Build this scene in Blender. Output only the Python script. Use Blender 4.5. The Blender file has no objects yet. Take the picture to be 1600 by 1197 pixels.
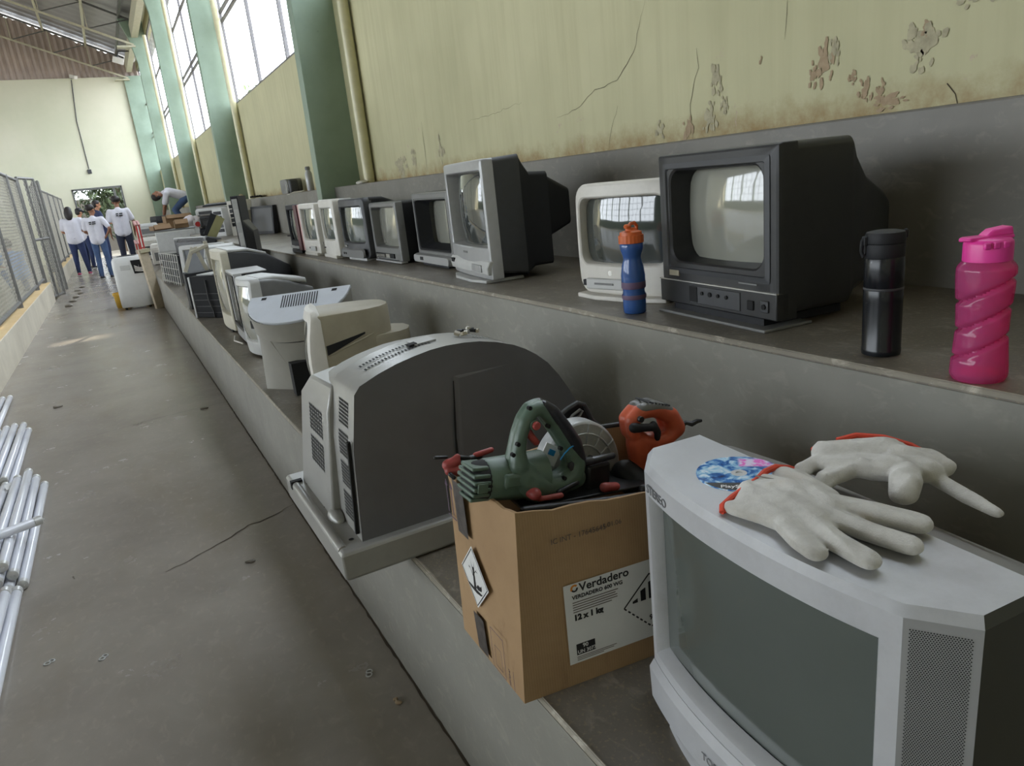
import bpy, bmesh, math, random
from mathutils import Vector, Matrix, Euler
random.seed(7)
scene = bpy.context.scene
C = scene.collection
PI = math.pi

# ---------------------------------------------------------------- camera
cam_d = bpy.data.cameras.new('camera'); cam = bpy.data.objects.new('camera', cam_d); C.objects.link(cam)
cam_d.sensor_width = 36.0; cam_d.lens = 36.0 * 1120.4 / 1600; cam_d.clip_start = .02; cam_d.clip_end = 500
_R = ((0.86927022, -0.22213038, 0.44161904), (-0.48350631, -0.19606752, 0.85309974), (-0.10291222, -0.9550998, -0.2778371))
_m = Matrix(((_R[0][0], -_R[0][1], -_R[0][2]), (_R[1][0], -_R[1][1], -_R[1][2]), (_R[2][0], -_R[2][1], -_R[2][2])))
cam.matrix_world = Matrix.Translation((0, 0, 1.30)) @ _m.to_4x4()
scene.camera = cam

# ---------------------------------------------------------------- world, sun, portals, exposure
scene.view_settings.view_transform = 'Standard'; scene.view_settings.look = 'None'
scene.view_settings.gamma = 1; scene.view_settings.use_curve_mapping = False
scene.view_settings.exposure = 0.58
w = bpy.data.worlds.new('sky'); scene.world = w; w.use_nodes = True
bg = w.node_tree.nodes['Background']; bg.inputs[0].default_value = (.86, .93, 1.0, 1); bg.inputs[1].default_value = 6.5
sd = bpy.data.lights.new('sun', 'SUN'); sd.energy = 14; sd.angle = math.radians(.6); sd.color = (1, .9, .72)
sun = bpy.data.objects.new('sun', sd); C.objects.link(sun)
sun.rotation_euler = Vector((.42, .9, -.62)).to_track_quat('-Z', 'Y').to_euler()
def portal(name, loc, rot, sx, sy):
    d = bpy.data.lights.new(name, 'AREA'); d.shape = 'RECTANGLE'; d.size = sx; d.size_y = sy; d.cycles.is_portal = True
    o = bpy.data.objects.new(name, d); C.objects.link(o); o.location = loc; o.rotation_euler = rot
portal('portal_court_windows', (-16.9, 13.6, 3.8), (0, -PI / 2, 0), 4.6, 31.2)
portal('portal_side_windows', (2.0, 17.8, 4.35), (0, PI / 2, 0), 3.3, 22.6)
portal('portal_doorway', (-.03, 29.1, 1.1), (-PI / 2, 0, 0), 1.4, 2.2)
portal('portal_near_side_windows', (2.0, 3.3, 4.5), (0, PI / 2, 0), 3.0, 6.2)
scene.cycles.max_bounces = 10; scene.cycles.diffuse_bounces = 6; scene.cycles.transparent_max_bounces = 12
scene.cycles.use_denoising = True; scene.cycles.sample_clamp_indirect = 8

# ---------------------------------------------------------------- materials
def S(r, g, b):
    f = lambda c: c / 12.92 if c <= .04045 else ((c + .055) / 1.055) ** 2.4
    return (f(r / 255), f(g / 255), f(b / 255), 1)
_mats = {}
class NT:
    def __init__(s, m): s.t = m.node_tree; s.n = s.t.nodes; s.l = s.t.links
    def new(s, typ, **kw):
        n = s.n.new(typ)
        for k, v in kw.items():
            if k.startswith('i_'):
                key = k[2:]; n.inputs[int(key) if key.isdigit() else key.replace('_', ' ')].default_value = v
            else: setattr(n, k, v)
        return n
    def link(s, a, b): s.l.new(a, b)
def ramp(nt, fac, stops):
    r = nt.new('ShaderNodeValToRGB'); e = r.color_ramp.elements
    while len(e) < len(stops): e.new(.5)
    for k, (p, c) in enumerate(stops): e[k].position = p; e[k].color = c
    nt.link(fac, r.inputs[0]); return r.outputs[0]
def mixc(nt, fac, a, b, mode='MIX'):
    m = nt.new('ShaderNodeMix', data_type='RGBA', blend_type=mode)
    for sock, v in ((m.inputs[0], fac), (m.inputs[6], a), (m.inputs[7], b)):
        if hasattr(v, 'is_output'): nt.link(v, sock)
        else: sock.default_value = v
    return m.outputs[2]
def noise(nt, vec, scale, detail=5, rough=.6, dist=0):
    n = nt.new('ShaderNodeTexNoise'); n.inputs['Scale'].default_value = scale; n.inputs['Detail'].default_value = detail
    n.inputs['Roughness'].default_value = rough; n.inputs['Distortion'].default_value = dist
    nt.link(vec, n.inputs['Vector']); return n.outputs['Fac']
def mapped(nt, vec, sc, loc=(0, 0, 0)):
    m = nt.new('ShaderNodeMapping'); m.inputs['Scale'].default_value = sc; m.inputs['Location'].default_value = loc; nt.link(vec, m.inputs['Vector']); return m.outputs[0]
def basemat(name):
    m = bpy.data.materials.new(name); m.use_nodes = True; nt = NT(m); b = nt.n['Principled BSDF']
    tc = nt.new('ShaderNodeTexCoord'); return m, nt, b, tc.outputs['Object']
def bump(nt, b, h, strength, dist=.01):
    n = nt.new('ShaderNodeBump'); n.inputs['Strength'].default_value = strength; n.inputs['Distance'].default_value = dist
    nt.link(h, n.inputs['Height']); nt.link(n.outputs[0], b.inputs['Normal'])
def mat(name, col, rough=.5, metal=0, var=.08, scale=18, bumps=0, bscale=200, coat=0, spec=.5, col2=None, trans=0, alpha=1, sheen=0, dirt=0):
    """plain procedural surface: noise-varied colour, roughness wear, optional fine relief"""
    if name in _mats: return _mats[name]
    m, nt, b, vec = basemat(name)
    f = noise(nt, vec, scale)
    c2 = col2 or tuple(max(0, c * (1 - var * 2.2)) for c in col[:3]) + (1,)
    c = mixc(nt, ramp(nt, f, [(.3, (0, 0, 0, 1)), (.7, (1, 1, 1, 1))]), c2, col)
    if dirt:
        g = noise(nt, vec, 6, 8, .75); c = mixc(nt, ramp(nt, g, [(.5, (0, 0, 0, 1)), (.72, (dirt, dirt, dirt, 1))]), c, S(92, 84, 70))
    nt.link(c, b.inputs['Base Color'])
    rr = nt.new('ShaderNodeMapRange'); rr.inputs['To Min'].default_value = max(.02, rough - .06); rr.inputs['To Max'].default_value = min(1, rough + .06)
    nt.link(f, rr.inputs['Value']); nt.link(rr.outputs[0], b.inputs['Roughness'])
    b.inputs['Metallic'].default_value = metal; b.inputs['Coat Weight'].default_value = coat; b.inputs['Specular IOR Level'].default_value = spec
    b.inputs['Transmission Weight'].default_value = trans; b.inputs['Sheen Weight'].default_value = sheen
    if bumps: bump(nt, b, noise(nt, vec, bscale, 3), bumps, .002)
    _mats[name] = m; return m

def wall_paint():
    m, nt, b, vec = basemat('peeling_cream_green_wall_paint')
    sep = nt.new('ShaderNodeSeparateXYZ'); nt.link(vec, sep.inputs[0]); z = sep.outputs[2]
    big = noise(nt, vec, .9, 4); c = mixc(nt, ramp(nt, big, [(.35, (0, 0, 0, 1)), (.65, (1, 1, 1, 1))]), S(179, 175, 138), S(196, 191, 153))
    streak = noise(nt, mapped(nt, vec, (6, 6, .35)), 2.2, 6)
    c = mixc(nt, ramp(nt, streak, [(.45, (0, 0, 0, 1)), (.75, (.45, .45, .45, 1))]), c, S(166, 160, 122))
    # damp stain just above the grey riser
    band = nt.new('ShaderNodeMapRange'); band.inputs['From Min'].default_value = 1.35; band.inputs['From Max'].default_value = 1.53
    band.inputs['To Min'].default_value = 1; band.inputs['To Max'].default_value = 0; nt.link(z, band.inputs['Value'])
    dn = noise(nt, vec, 9, 8, .7); mul = nt.new('ShaderNodeMath', operation='MULTIPLY'); nt.link(band.outputs[0], mul.inputs[0]); nt.link(dn, mul.inputs[1])
    c = mixc(nt, ramp(nt, mul.outputs[0], [(.22, (0, 0, 0, 1)), (.55, (.9, .9, .9, 1))]), c, S(140, 112, 62))
    # peeled patches where the undercoat shows
    band2 = nt.new('ShaderNodeMapRange'); band2.inputs['From Min'].default_value = 1.36; band2.inputs['From Max'].default_value = 2.0
    band2.inputs['To Min'].default_value = .115; band2.inputs['To Max'].default_value = 0; nt.link(z, band2.inputs['Value'])
    pn = noise(nt, vec, 5.5, 10, .72, .4); ad = nt.new('ShaderNodeMath', operation='ADD'); nt.link(pn, ad.inputs[0]); nt.link(band2.outputs[0], ad.inputs[1])
    pm = ramp(nt, ad.outputs[0], [(.72, (0, 0, 0, 1)), (.76, (.8, .8, .8, 1))])
    c = mixc(nt, pm, c, mixc(nt, noise(nt, vec, 30, 4), S(150, 112, 92), S(205, 192, 178)))
    nt.link(c, b.inputs['Base Color']); b.inputs['Roughness'].default_value = .62
    bump(nt, b, pm, .25, .004); return m
def concrete(name, c1, c2, rough, scr=.3, olive=None, rvar=.12, speck=0, bmp=.05):
    m, nt, b, vec = basemat(name)
    a = noise(nt, vec, 1.6, 8, .65, .3); c = mixc(nt, ramp(nt, a, [(.32, (0, 0, 0, 1)), (.68, (1, 1, 1, 1))]), c1, c2)
    if olive:
        o = noise(nt, mapped(nt, vec, (1, .35, 1)), 1.3, 5); c = mixc(nt, ramp(nt, o, [(.5, (0, 0, 0, 1)), (.7, (.6, .6, .6, 1))]), c, olive)
    s = noise(nt, mapped(nt, vec, (2, 1.2, 2)), 16, 8, .62, .6)
    c = mixc(nt, ramp(nt, s, [(.54, (0, 0, 0, 1)), (.70, (scr, scr, scr, 1))]), c, S(186, 178, 164))
    if speck:
        k = noise(nt, vec, 130, 2); c = mixc(nt, ramp(nt, k, [(.56, (0, 0, 0, 1)), (.68, (speck, speck, speck, 1))]), c, S(150, 138, 112))
    nt.link(c, b.inputs['Base Color'])
    rr = nt.new('ShaderNodeMapRange'); rr.inputs['To Min'].default_value = rough - rvar; rr.inputs['To Max'].default_value = rough + rvar
    nt.link(noise(nt, vec, 3.1, 7, .7), rr.inputs['Value']); nt.link(rr.outputs[0], b.inputs['Roughness'])
    bump(nt, b, noise(nt, vec, 60, 6), bmp, .004); return m
def pillar_paint():
    m, nt, b, vec = basemat('green_pillar_paint')
    a = noise(nt, vec, 2.5, 6); c = mixc(nt, ramp(nt, a, [(.3, (0, 0, 0, 1)), (.7, (1, 1, 1, 1))]), S(124, 142, 124), S(138, 156, 138))
    k = noise(nt, vec, 14, 8, .7); c = mixc(nt, ramp(nt, k, [(.66, (0, 0, 0, 1)), (.74, (.6, .6, .6, 1))]), c, S(80, 96, 82))
    nt.link(c, b.inputs['Base Color']); b.inputs['Roughness'].default_value = .45; return m
def glassy(name, col, rough=.05, clear=.7):
    """thin tinted glass or plastic: a see-through share plus a glossy skin"""
    m, nt, b, vec = basemat(name)
    b.inputs['Base Color'].default_value = col; b.inputs['Roughness'].default_value = rough; b.inputs['Coat Weight'].default_value = .5
    t = nt.new('ShaderNodeBsdfTransparent'); t.inputs[0].default_value = col
    mx = nt.new('ShaderNodeMixShader'); f = noise(nt, vec, 8, 4); rr = nt.new('ShaderNodeMapRange'); rr.inputs['To Min'].default_value = clear - .04; rr.inputs['To Max'].default_value = clear + .04
    nt.link(f, rr.inputs['Value']); nt.link(rr.outputs[0], mx.inputs[0]); nt.link(b.outputs[0], mx.inputs[1]); nt.link(t.outputs[0], mx.inputs[2])
    nt.link(mx.outputs[0], nt.n['Material Output'].inputs[0]); return m
M_wall = wall_paint(); M_pillar = pillar_paint()
M_floor = concrete('polished_grey_floor', S(130, 123, 114), S(148, 141, 132), .26, .14, S(124, 112, 90), rvar=.05, bmp=.02)
M_court = concrete('court_floor', S(150, 142, 126), S(172, 164, 146), .35, .3)
M_tread = concrete('dark_stained_step_top', S(94, 88, 79), S(124, 117, 106), .40, .3, S(90, 78, 56), speck=.5, bmp=.15)
M_riser = concrete('grey_painted_step_face', S(122, 120, 113), S(140, 138, 130), .48, .2, bmp=.12)
M_dado = concrete('grey_painted_dado', S(106, 103, 96), S(124, 120, 112), .5, .15, bmp=.15)
M_edge = concrete('worn_step_edge', S(112, 106, 94), S(150, 143, 128), .6, .9)
M_curb = concrete('pale_curb', S(180, 172, 155), S(206, 198, 180), .6, .3)
M_curbtop = concrete('ochre_curb_top', S(196, 168, 120), S(214, 188, 142), .6, .3)
M_roof = mat('galvanised_roof', S(150, 148, 150), .45, .35, .1, 3)
M_gable = mat('corrugated_gable_sheet', S(176, 160, 150), .5, .1, .1, 2)
M_steel = mat('cream_steel', S(196, 192, 168), .5, .1, .08)
M_steel_dk = mat('grey_steel', S(110, 110, 108), .5, .3, .12)
M_frame = mat('window_frame_steel', S(112, 108, 108), .5, .2, .1)
M_pane = glassy('dusty_window_glass', (.97, .98, 1, 1), .03, .93)
M_pipe = mat('cream_pipe', S(206, 200, 162), .4, 0, .06)
M_crack = mat('dark_crack', S(70, 60, 48), .9)
M_asph = mat('outside_ground', S(124, 116, 102), .9, 0, .15, .4)
M_leaf = mat('leaf_green', S(70, 92, 40), .6, 0, .3, 3, col2=S(38, 54, 22))
M_bark = mat('bark', S(84, 68, 52), .9, 0, .2, 8)

# ---------------------------------------------------------------- mesh helpers
class MB:
    def __init__(s): s.v = []; s.f = []; s.mi = []; s.cur = 0
    def add(s, vs, fs, M=None):
        o = len(s.v)
        for p in vs:
            p = Vector(p); s.v.append(M @ p if M else p)
        for f in fs: s.f.append([o + i for i in f]); s.mi.append(s.cur)
        return s
    def box(s, c, sz, R=None, taper=(1, 1)):
        hx, hy, hz = [k / 2 for k in sz]; tx, ty = taper
        vs = [(-hx, -hy, -hz), (hx, -hy, -hz), (hx, hy, -hz), (-hx, hy, -hz), (-hx * tx, -hy * ty, hz), (hx * tx, -hy * ty, hz), (hx * tx, hy * ty, hz), (-hx * tx, hy * ty, hz)]
        M = Matrix.Translation(c) @ (R.to_matrix().to_4x4() if isinstance(R, Euler) else (R.to_4x4() if R else Matrix()))
        return s.add(vs, [(0, 3, 2, 1), (4, 5, 6, 7), (0, 1, 5, 4), (1, 2, 6, 5), (2, 3, 7, 6), (3, 0, 4, 7)], M)
    def lohi(s, lo, hi): return s.box([(a + b) / 2 for a, b in zip(lo, hi)], [abs(b - a) for a, b in zip(lo, hi)])
    def loft(s, rings, cap0=True, cap1=True, closed=True):
        n = len(rings[0]); vs = [p for r in rings for p in r]; fs = []
        for k in range(len(rings) - 1):
            for i in range(n if closed else n - 1):
                j = (i + 1) % n; fs.append((k * n + i, k * n + j, (k + 1) * n + j, (k + 1) * n + i))
        if cap0: fs.append(tuple(range(n))[::-1])
        if cap1: fs.append(tuple((len(rings) - 1) * n + i for i in range(n)))
        return s.add(vs, fs)
    def prism(s, poly, a, b):
        """poly: list of 3-D points, swept from offset a to offset b"""
        a, b = Vector(a), Vector(b); return s.loft([[Vector(p) + a for p in poly], [Vector(p) + b for p in poly]])
    def tube(s, path, r, n=8, caps=True):
        path = [Vector(p) for p in path]; rs = r if isinstance(r, (list, tuple)) else [r] * len(path); rings = []; up = None
        for i, p in enumerate(path):
            d = (path[min(i + 1, len(path) - 1)] - path[max(i - 1, 0)]).normalized()
            if up is None: up = d.orthogonal().normalized()
            up = (up - d * up.dot(d)).normalized() if (up - d * up.dot(d)).length > 1e-6 else d.orthogonal().normalized()
            q = d.cross(up); rings.append([p + (up * math.cos(t) + q * math.sin(t)) * rs[i] for t in [2 * PI * k / n for k in range(n)]])
        return s.loft(rings, caps, caps)
    def lathe(s, prof, c=(0, 0, 0), n=24, axis='Z', cap=True):
        M = {'Z': Matrix(), 'X': Matrix.Rotation(PI / 2, 4, 'Y'), 'Y': Matrix.Rotation(-PI / 2, 4, 'X')}[axis]
        rings = [[Vector(c) + M @ Vector((r * math.cos(2 * PI * k / n), r * math.sin(2 * PI * k / n), z)) for k in range(n)] for r, z in prof]
        return s.loft(rings, cap, cap)
    def ell(s, c, r, R=None, nu=14, nv=9):
        M = Matrix.Translation(c) @ (R.to_matrix().to_4x4() if R else Matrix()); rings = []
        for j in range(1, nv):
            t = PI * j / nv; rings.append([M @ Vector((r[0] * math.sin(t) * math.cos(2 * PI * k / nu), r[1] * math.sin(t) * math.sin(2 * PI * k / nu), -r[2] * math.cos(t))) for k in range(nu)])
        return s.loft(rings)
    def cap(s, a, b, ra, rb=None, n=10):
        """tapered capsule"""
        rb = rb or ra; a, b = Vector(a), Vector(b); d = (b - a); L = d.length
        if L < 1e-6: return s.ell(a, (ra,) * 3)
        d /= L; pts = []; rs = []
        for t in (-90, -60, -30): pts.append(a + d * ra * math.sin(math.radians(t))); rs.append(max(ra * math.cos(math.radians(t)), ra * .05))
        pts.append(a); rs.append(ra); pts.append(b); rs.append(rb)
        for t in (30, 60, 90): pts.append(b + d * rb * math.sin(math.radians(t))); rs.append(max(rb * math.cos(math.radians(t)), rb * .05))
        up = d.orthogonal().normalized(); q = d.cross(up)
        return s.loft([[p + (up * math.cos(2 * PI * k / n) + q * math.sin(2 * PI * k / n)) * r for k in range(n)] for p, r in zip(pts, rs)])
    def chain(s, pts, rs):
        for i in range(len(pts) - 1): s.cap(pts[i], pts[i + 1], rs[i], rs[i + 1])
        return s
    def grid(s, fn, nu, nv):
        vs = [fn(i / nu, j / nv) for j in range(nv + 1) for i in range(nu + 1)]
        return s.add(vs, [(j * (nu + 1) + i, j * (nu + 1) + i + 1, (j + 1) * (nu + 1) + i + 1, (j + 1) * (nu + 1) + i) for j in range(nv) for i in range(nu)])
    def xf(s, M, start=0):
        for i in range(start, len(s.v)): s.v[i] = M @ s.v[i]
        return s
    def build(s, name, m, parent=None, world=False, bevel=0, smooth=35, voxel=0, relax=4, mats=None, loc=None, fixn=True):
        me = bpy.data.meshes.new(name)
        off = parent.location if (parent and world) else Vector((0, 0, 0))
        me.from_pydata([tuple(Vector(p) - off) for p in s.v], [], s.f); me.materials.append(m)
        for x in (mats or []): me.materials.append(x)
        for p, k in zip(me.polygons, s.mi): p.material_index = k
        if fixn:
            bm = bmesh.new(); bm.from_mesh(me); bmesh.ops.recalc_face_normals(bm, faces=bm.faces); bm.to_mesh(me); bm.free()
        o = bpy.data.objects.new(name, me); C.objects.link(o)
        if parent: o.parent = parent
        if loc is not None: o.location = loc
        if voxel:
            r = o.modifiers.new('r', 'REMESH'); r.mode = 'VOXEL'; r.voxel_size = voxel
            if relax: q = o.modifiers.new('s', 'SMOOTH'); q.iterations = relax; q.factor = .5
            dg = bpy.context.evaluated_depsgraph_get(); nm = bpy.data.meshes.new_from_object(o.evaluated_get(dg)); o.modifiers.clear(); o.data = nm; nm.name = name
            if not nm.materials: nm.materials.append(m)
            for p in nm.polygons: p.use_smooth = True
            return o
        if bevel:
            b = o.modifiers.new('b', 'BEVEL'); b.width = bevel; b.segments = 2; b.limit_method = 'ANGLE'; b.angle_limit = math.radians(40); b.harden_normals = False
        if smooth:
            for p in me.polygons: p.use_smooth = True
            me.set_sharp_from_angle(angle=math.radians(smooth))
        return o
def tag(o, label=None, cat=None, group=None, kind=None):
    if label: o['label'] = label
    if cat: o['category'] = cat
    if group: o['group'] = group
    if kind: o['kind'] = kind
    return o
def empty(name, loc=(0, 0, 0), rz=0):
    o = bpy.data.objects.new(name, None); C.objects.link(o); o.location = loc; o.rotation_euler = (0, 0, rz); o.empty_display_size = .05; return o
def thing(name, label, cat, loc=(0, 0, 0), rz=0, group=None): return tag(empty(name, loc, rz), label, cat, group)
def copy_tree(o, parent=None):
    c = o.copy(); C.objects.link(c)
    if parent: c.parent = parent
    for ch in list(o.children): copy_tree(ch, c)
    return c
def bx(name, m, parent, c, sz, bevel=.002, R=None, **k): return MB().box(c, sz, R).build(name, m, parent, bevel=bevel, **k)
def text_mesh(name, txt, size, m, parent, M, extrude=.0004, align='LEFT', stretch=1.0, bold=0):
    cu = bpy.data.curves.new(name, 'FONT'); cu.body = txt; cu.size = size; cu.extrude = extrude; cu.align_x = align; cu.offset = bold; cu.resolution_u = 3
    o = bpy.data.objects.new(name, cu); C.objects.link(o)
    dg = bpy.context.evaluated_depsgraph_get(); me = bpy.data.meshes.new_from_object(o.evaluated_get(dg)); bpy.data.objects.remove(o)
    me.transform(Matrix.Diagonal((stretch, 1, 1, 1))); me.transform(M); me.materials.clear(); me.materials.append(m)
    q = bpy.data.objects.new(name, me); C.objects.link(q); q.parent = parent; return q

# ---------------------------------------------------------------- the setting
Z1, Z2, Z3 = .46, .915, 1.352
X1, X2, X3, XW = .453, 1.10, 1.80, 2.04
YB, YE = -5.0, 29.2
XL = -17.0; SILL = 2.70; EAVE = 6.40; WTOP = 6.0
def struct(o): o['kind'] = 'structure'; return o
struct(MB().lohi((-1.08, YB, -.12), (X1, YE, 0)).build('floor', M_floor, smooth=0))
struct(MB().lohi((XL, YB, -.12), (-1.26, YE, 0)).build('floor_court', M_court, smooth=0))
def tread(name, x0, x1, z0, z1, xb):
    r = struct(MB().lohi((x0, YB, z0), (xb, YE, z1 - .012)).build(name, M_riser, smooth=0))
    MB().lohi((x0 + .002, YB, z1 - .012), (x1 + .01, YE, z1)).build('step_top', M_tread, r, smooth=0)
    # chipped nosing: a thin worn strip following the edge
    m = MB(); ys = [YB + i * .09 for i in range(int((YE - YB) / .09) + 1)]; rings = []
    for y in ys:
        a = .007 + random.uniform(-.003, .003); b_ = random.uniform(0, .0022)
        rings.append([(x0 - .001, y, z1 - .008), (x0 - .001 + b_, y, z1 - .003), (x0 + .004, y, z1 + .0015), (x0 + a, y, z1 + .0012), (x0 + a, y, z1 - .008)])
    m.loft(rings).build('worn_edge', M_edge, r, smooth=50); return r
tread('bleacher_lower_step', X1, X2, 0, Z1, X2 + .3)
tread('bleacher_upper_step', X2, X3, Z1 - .02, Z2, X3 + .2)
struct(MB().lohi((X3, YB, Z2 - .02), (XW + .02, YE, Z3)).build('wall_dado', M_dado, smooth=0, bevel=.006))
# side wall: solid near bay, then low wall with tall windows between the pillars
pil = [6.44, 12.1, 17.8, 23.5]
wr = struct(MB().lohi((XW, YB, 0), (XW + .16, pil[0] + .14, 2.98)).build('wall_right', M_wall, smooth=0))
struct(MB().lohi((XW, YB, WTOP), (XW + .16, pil[0], EAVE)).build('trim_8', M_wall, smooth=0))
struct(MB().lohi((XW, YB, 2.98), (XW + .16, .2, WTOP)).build('wall_right_blank', M_wall, smooth=0))
wn0 = struct(empty('window_8', (XW + .05, 0, 2.98)))
for y in [.2 + (pil[0] - .2) * i / 5 for i in range(6)]: MB().lohi((XW + .03, y - .02, 2.98), (XW + .07, y + .02, WTOP)).build('window_bar', M_frame, wn0, world=True, smooth=0)
for z in (3.0, 3.9, 4.9, WTOP - .02): MB().lohi((XW + .03, .2, z - .02), (XW + .07, pil[0], z + .02)).build('window_bar', M_frame, wn0, world=True, smooth=0)
MB().lohi((XW + .047, .2, 2.98), (XW + .051, pil[0], WTOP)).build('pane', M_pane, wn0, world=True, smooth=0)
for k, (a, b) in enumerate(zip([p + .0 for p in pil], pil[1:] + [YE])):
    ww = struct(MB().lohi((XW, a + .14, 0), (XW + .16, b + .02, SILL)).build('wall_window_bay', M_wall, smooth=0))
    struct(MB().lohi((XW, a, WTOP), (XW + .16, b + .02, EAVE)).build('trim_%d' % (k + 1), M_wall, smooth=0))
    wn = struct(empty('window_%d' % (k + 1), (XW + .05, a, SILL)))
    y0, y1 = a + .15, b; n = 3
    def bar(lo, hi, nm='window_bar'): MB().lohi(lo, hi).build(nm, M_frame, wn, world=True, smooth=0)
    bar((XW + .03, y0, SILL), (XW + .07, y1, SILL + .04)); bar((XW + .03, y0, WTOP - .04), (XW + .07, y1, WTOP))
    vs = [y0 + .02, 8.43, 10.03, 11.9] if k == 0 else [y0 + (y1 - y0) * i / n for i in range(n + 1)]
    for y in vs: bar((XW + .03, y - .02, SILL), (XW + .07, y + .02, WTOP))
    for zz in (3.84, 3.96): bar((XW + .03, y0, zz - .015), (XW + .07, y1, zz + .015))
    for zz in (4.9,): bar((XW + .03, y0, zz - .015), (XW + .07, y1, zz + .015))
    zz = [SILL, 3.9, 4.9, WTOP]
    for i in range(len(vs) - 1):
        for j in range(3):
            MB().lohi((XW + .047, vs[i] + .02, zz[j]), (XW + .051, vs[i + 1] - .02, zz[j + 1])).build('pane', M_pane, wn, world=True, smooth=0)
# pillars (portal frames), each with its down pipe
for k, y in enumerate(pil):
    prof = [(1.66, 0), (1.70, 3.2), (1.72, 5.3), (1.62, 5.9), (1.45, 6.4), (XW + .05, 6.4), (XW + .05, 0)]
    p = struct(MB().prism([(x, 0, z) for x, z in prof], (0, y, 0), (0, y + .15, 0)).build('pillar', M_pillar, smooth=0, bevel=.008))
    tag(MB().tube([(XW - .052, y - .42, Z3), (XW - .052, y - .42, 5.9)], .045, 14).build('down_pipe', M_pipe, smooth=60),
        ['cream round down pipe beside the nearest green pillar', 'cream down pipe beside the second green pillar', 'cream down pipe beside the third green pillar', 'cream down pipe beside the farthest green pillar'][k], 'pipe', 'down pipes beside the green pillars')
# end wall with its doorway and the corner pilaster
we = MB()
for lo, hi in [((XL, YE, 0), (-.77, YE + .2, 5.83)), ((-.77, YE, 2.3), (.70, YE + .2, 5.83)), ((.70, YE, 0), (XW + .2, YE + .2, 5.83))]: we.lohi(lo, hi)
M_end = M_wall.copy(); M_end.name = 'pale_end_wall_paint'
def endpaint():
    m, nt, b, vec = basemat('pale_cream_end_wall')
    a = noise(nt, vec, .45, 5); c = mixc(nt, ramp(nt, a, [(.35, (0, 0, 0, 1)), (.65, (1, 1, 1, 1))]), S(200, 200, 174), S(214, 210, 188))
    k = noise(nt, vec, 5, 9, .75); c = mixc(nt, ramp(nt, k, [(.68, (0, 0, 0, 1)), (.73, (.6, .6, .6, 1))]), c, S(160, 152, 120))
    nt.link(c, b.inputs['Base Color']); b.inputs['Roughness'].default_value = .6; return m
M_end = endpaint()
weo = struct(we.build('wall_end', M_end, smooth=0))
struct(MB().lohi((1.58, YE - .12, 0), (XW + .1, YE + .02, 5.83)).build('wall_corner_pilaster', M_pillar, smooth=0))
dr = struct(empty('door_1', (-.035, YE, 0)))
for lo, hi in [((-.80, YE - .02, 0), (-.75, YE + .21, 2.32)), ((.68, YE - .02, 0), (.73, YE + .21, 2.32)), ((-.80, YE - .02, 2.28), (.73, YE + .21, 2.34))]: MB().lohi(lo, hi).build('door_frame', M_steel_dk, dr, world=True, smooth=0)
MB().tube([(.48, YE + .25, 0), (.48, YE + .25, 2.4)], .03, 8).build('grey_post', M_steel_dk, dr, world=True)
# gable of corrugated sheet
def gz(x): return EAVE + (1.85 - x) * .42 if x > -7.5 else EAVE + (1.85 + 7.5) * .42 - (-7.5 - x) * .42
m = MB(); xs = [XL + i * .045 for i in range(int((XW + .1 - XL) / .045) + 1)]; vs = []; fs = []
for i, x in enumerate(xs):
    d = .028 * math.sin(i * PI / 2 + .4); vs += [(x, YE + .06 + d, 5.81), (x, YE + .06 + d, gz(x) - .035 - .05 * abs(math.sin(i * .23) * math.sin(i * .71)))]
fs = [(2 * i, 2 * i + 2, 2 * i + 3, 2 * i + 1) for i in range(len(xs) - 1)]
struct(m.add(vs, fs).build('wall_gable', M_gable, smooth=0))
# court-side wall with long windows, wall behind the camera
M_green = mat('court_wall_green', S(120, 138, 104), .6, 0, .1, 1.5)
struct(MB().lohi((XL - .2, YB, 0), (XL, YE, 1.5)).build('wall_left', M_green, smooth=0))
struct(MB().lohi((XL - .2, YB, 6.1), (XL, YE, EAVE)).build('trim_9', M_green, smooth=0)); struct(MB().lohi((XL - .2, YB, 1.5), (XL, -2.0, 6.1)).build('wall_left_blank', M_green, smooth=0))
wl = struct(empty('window_9', (XL - .1, 10, 1.5)))
for i in range(22):
    y = -2.0 + (YE + 2.0) * i / 21; big_ = i % 3 == 0
    MB().lohi((XL - (.3 if big_ else .12), y - (.2 if big_ else .03), 1.5), (XL - .02, y + (.2 if big_ else .03), 6.1)).build('window_bar', M_pillar if big_ else M_frame, wl, world=True, smooth=0)
for z in (2.6, 3.7, 4.8): MB().lohi((XL - .12, -2.0, z - .03), (XL - .06, YE, z + .03)).build('window_bar', M_frame, wl, world=True, smooth=0)
struct(MB().lohi((XL, YB - .2, 0), (XW + .2, YB, 9.9)).build('wall_behind', M_end, smooth=0))
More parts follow.
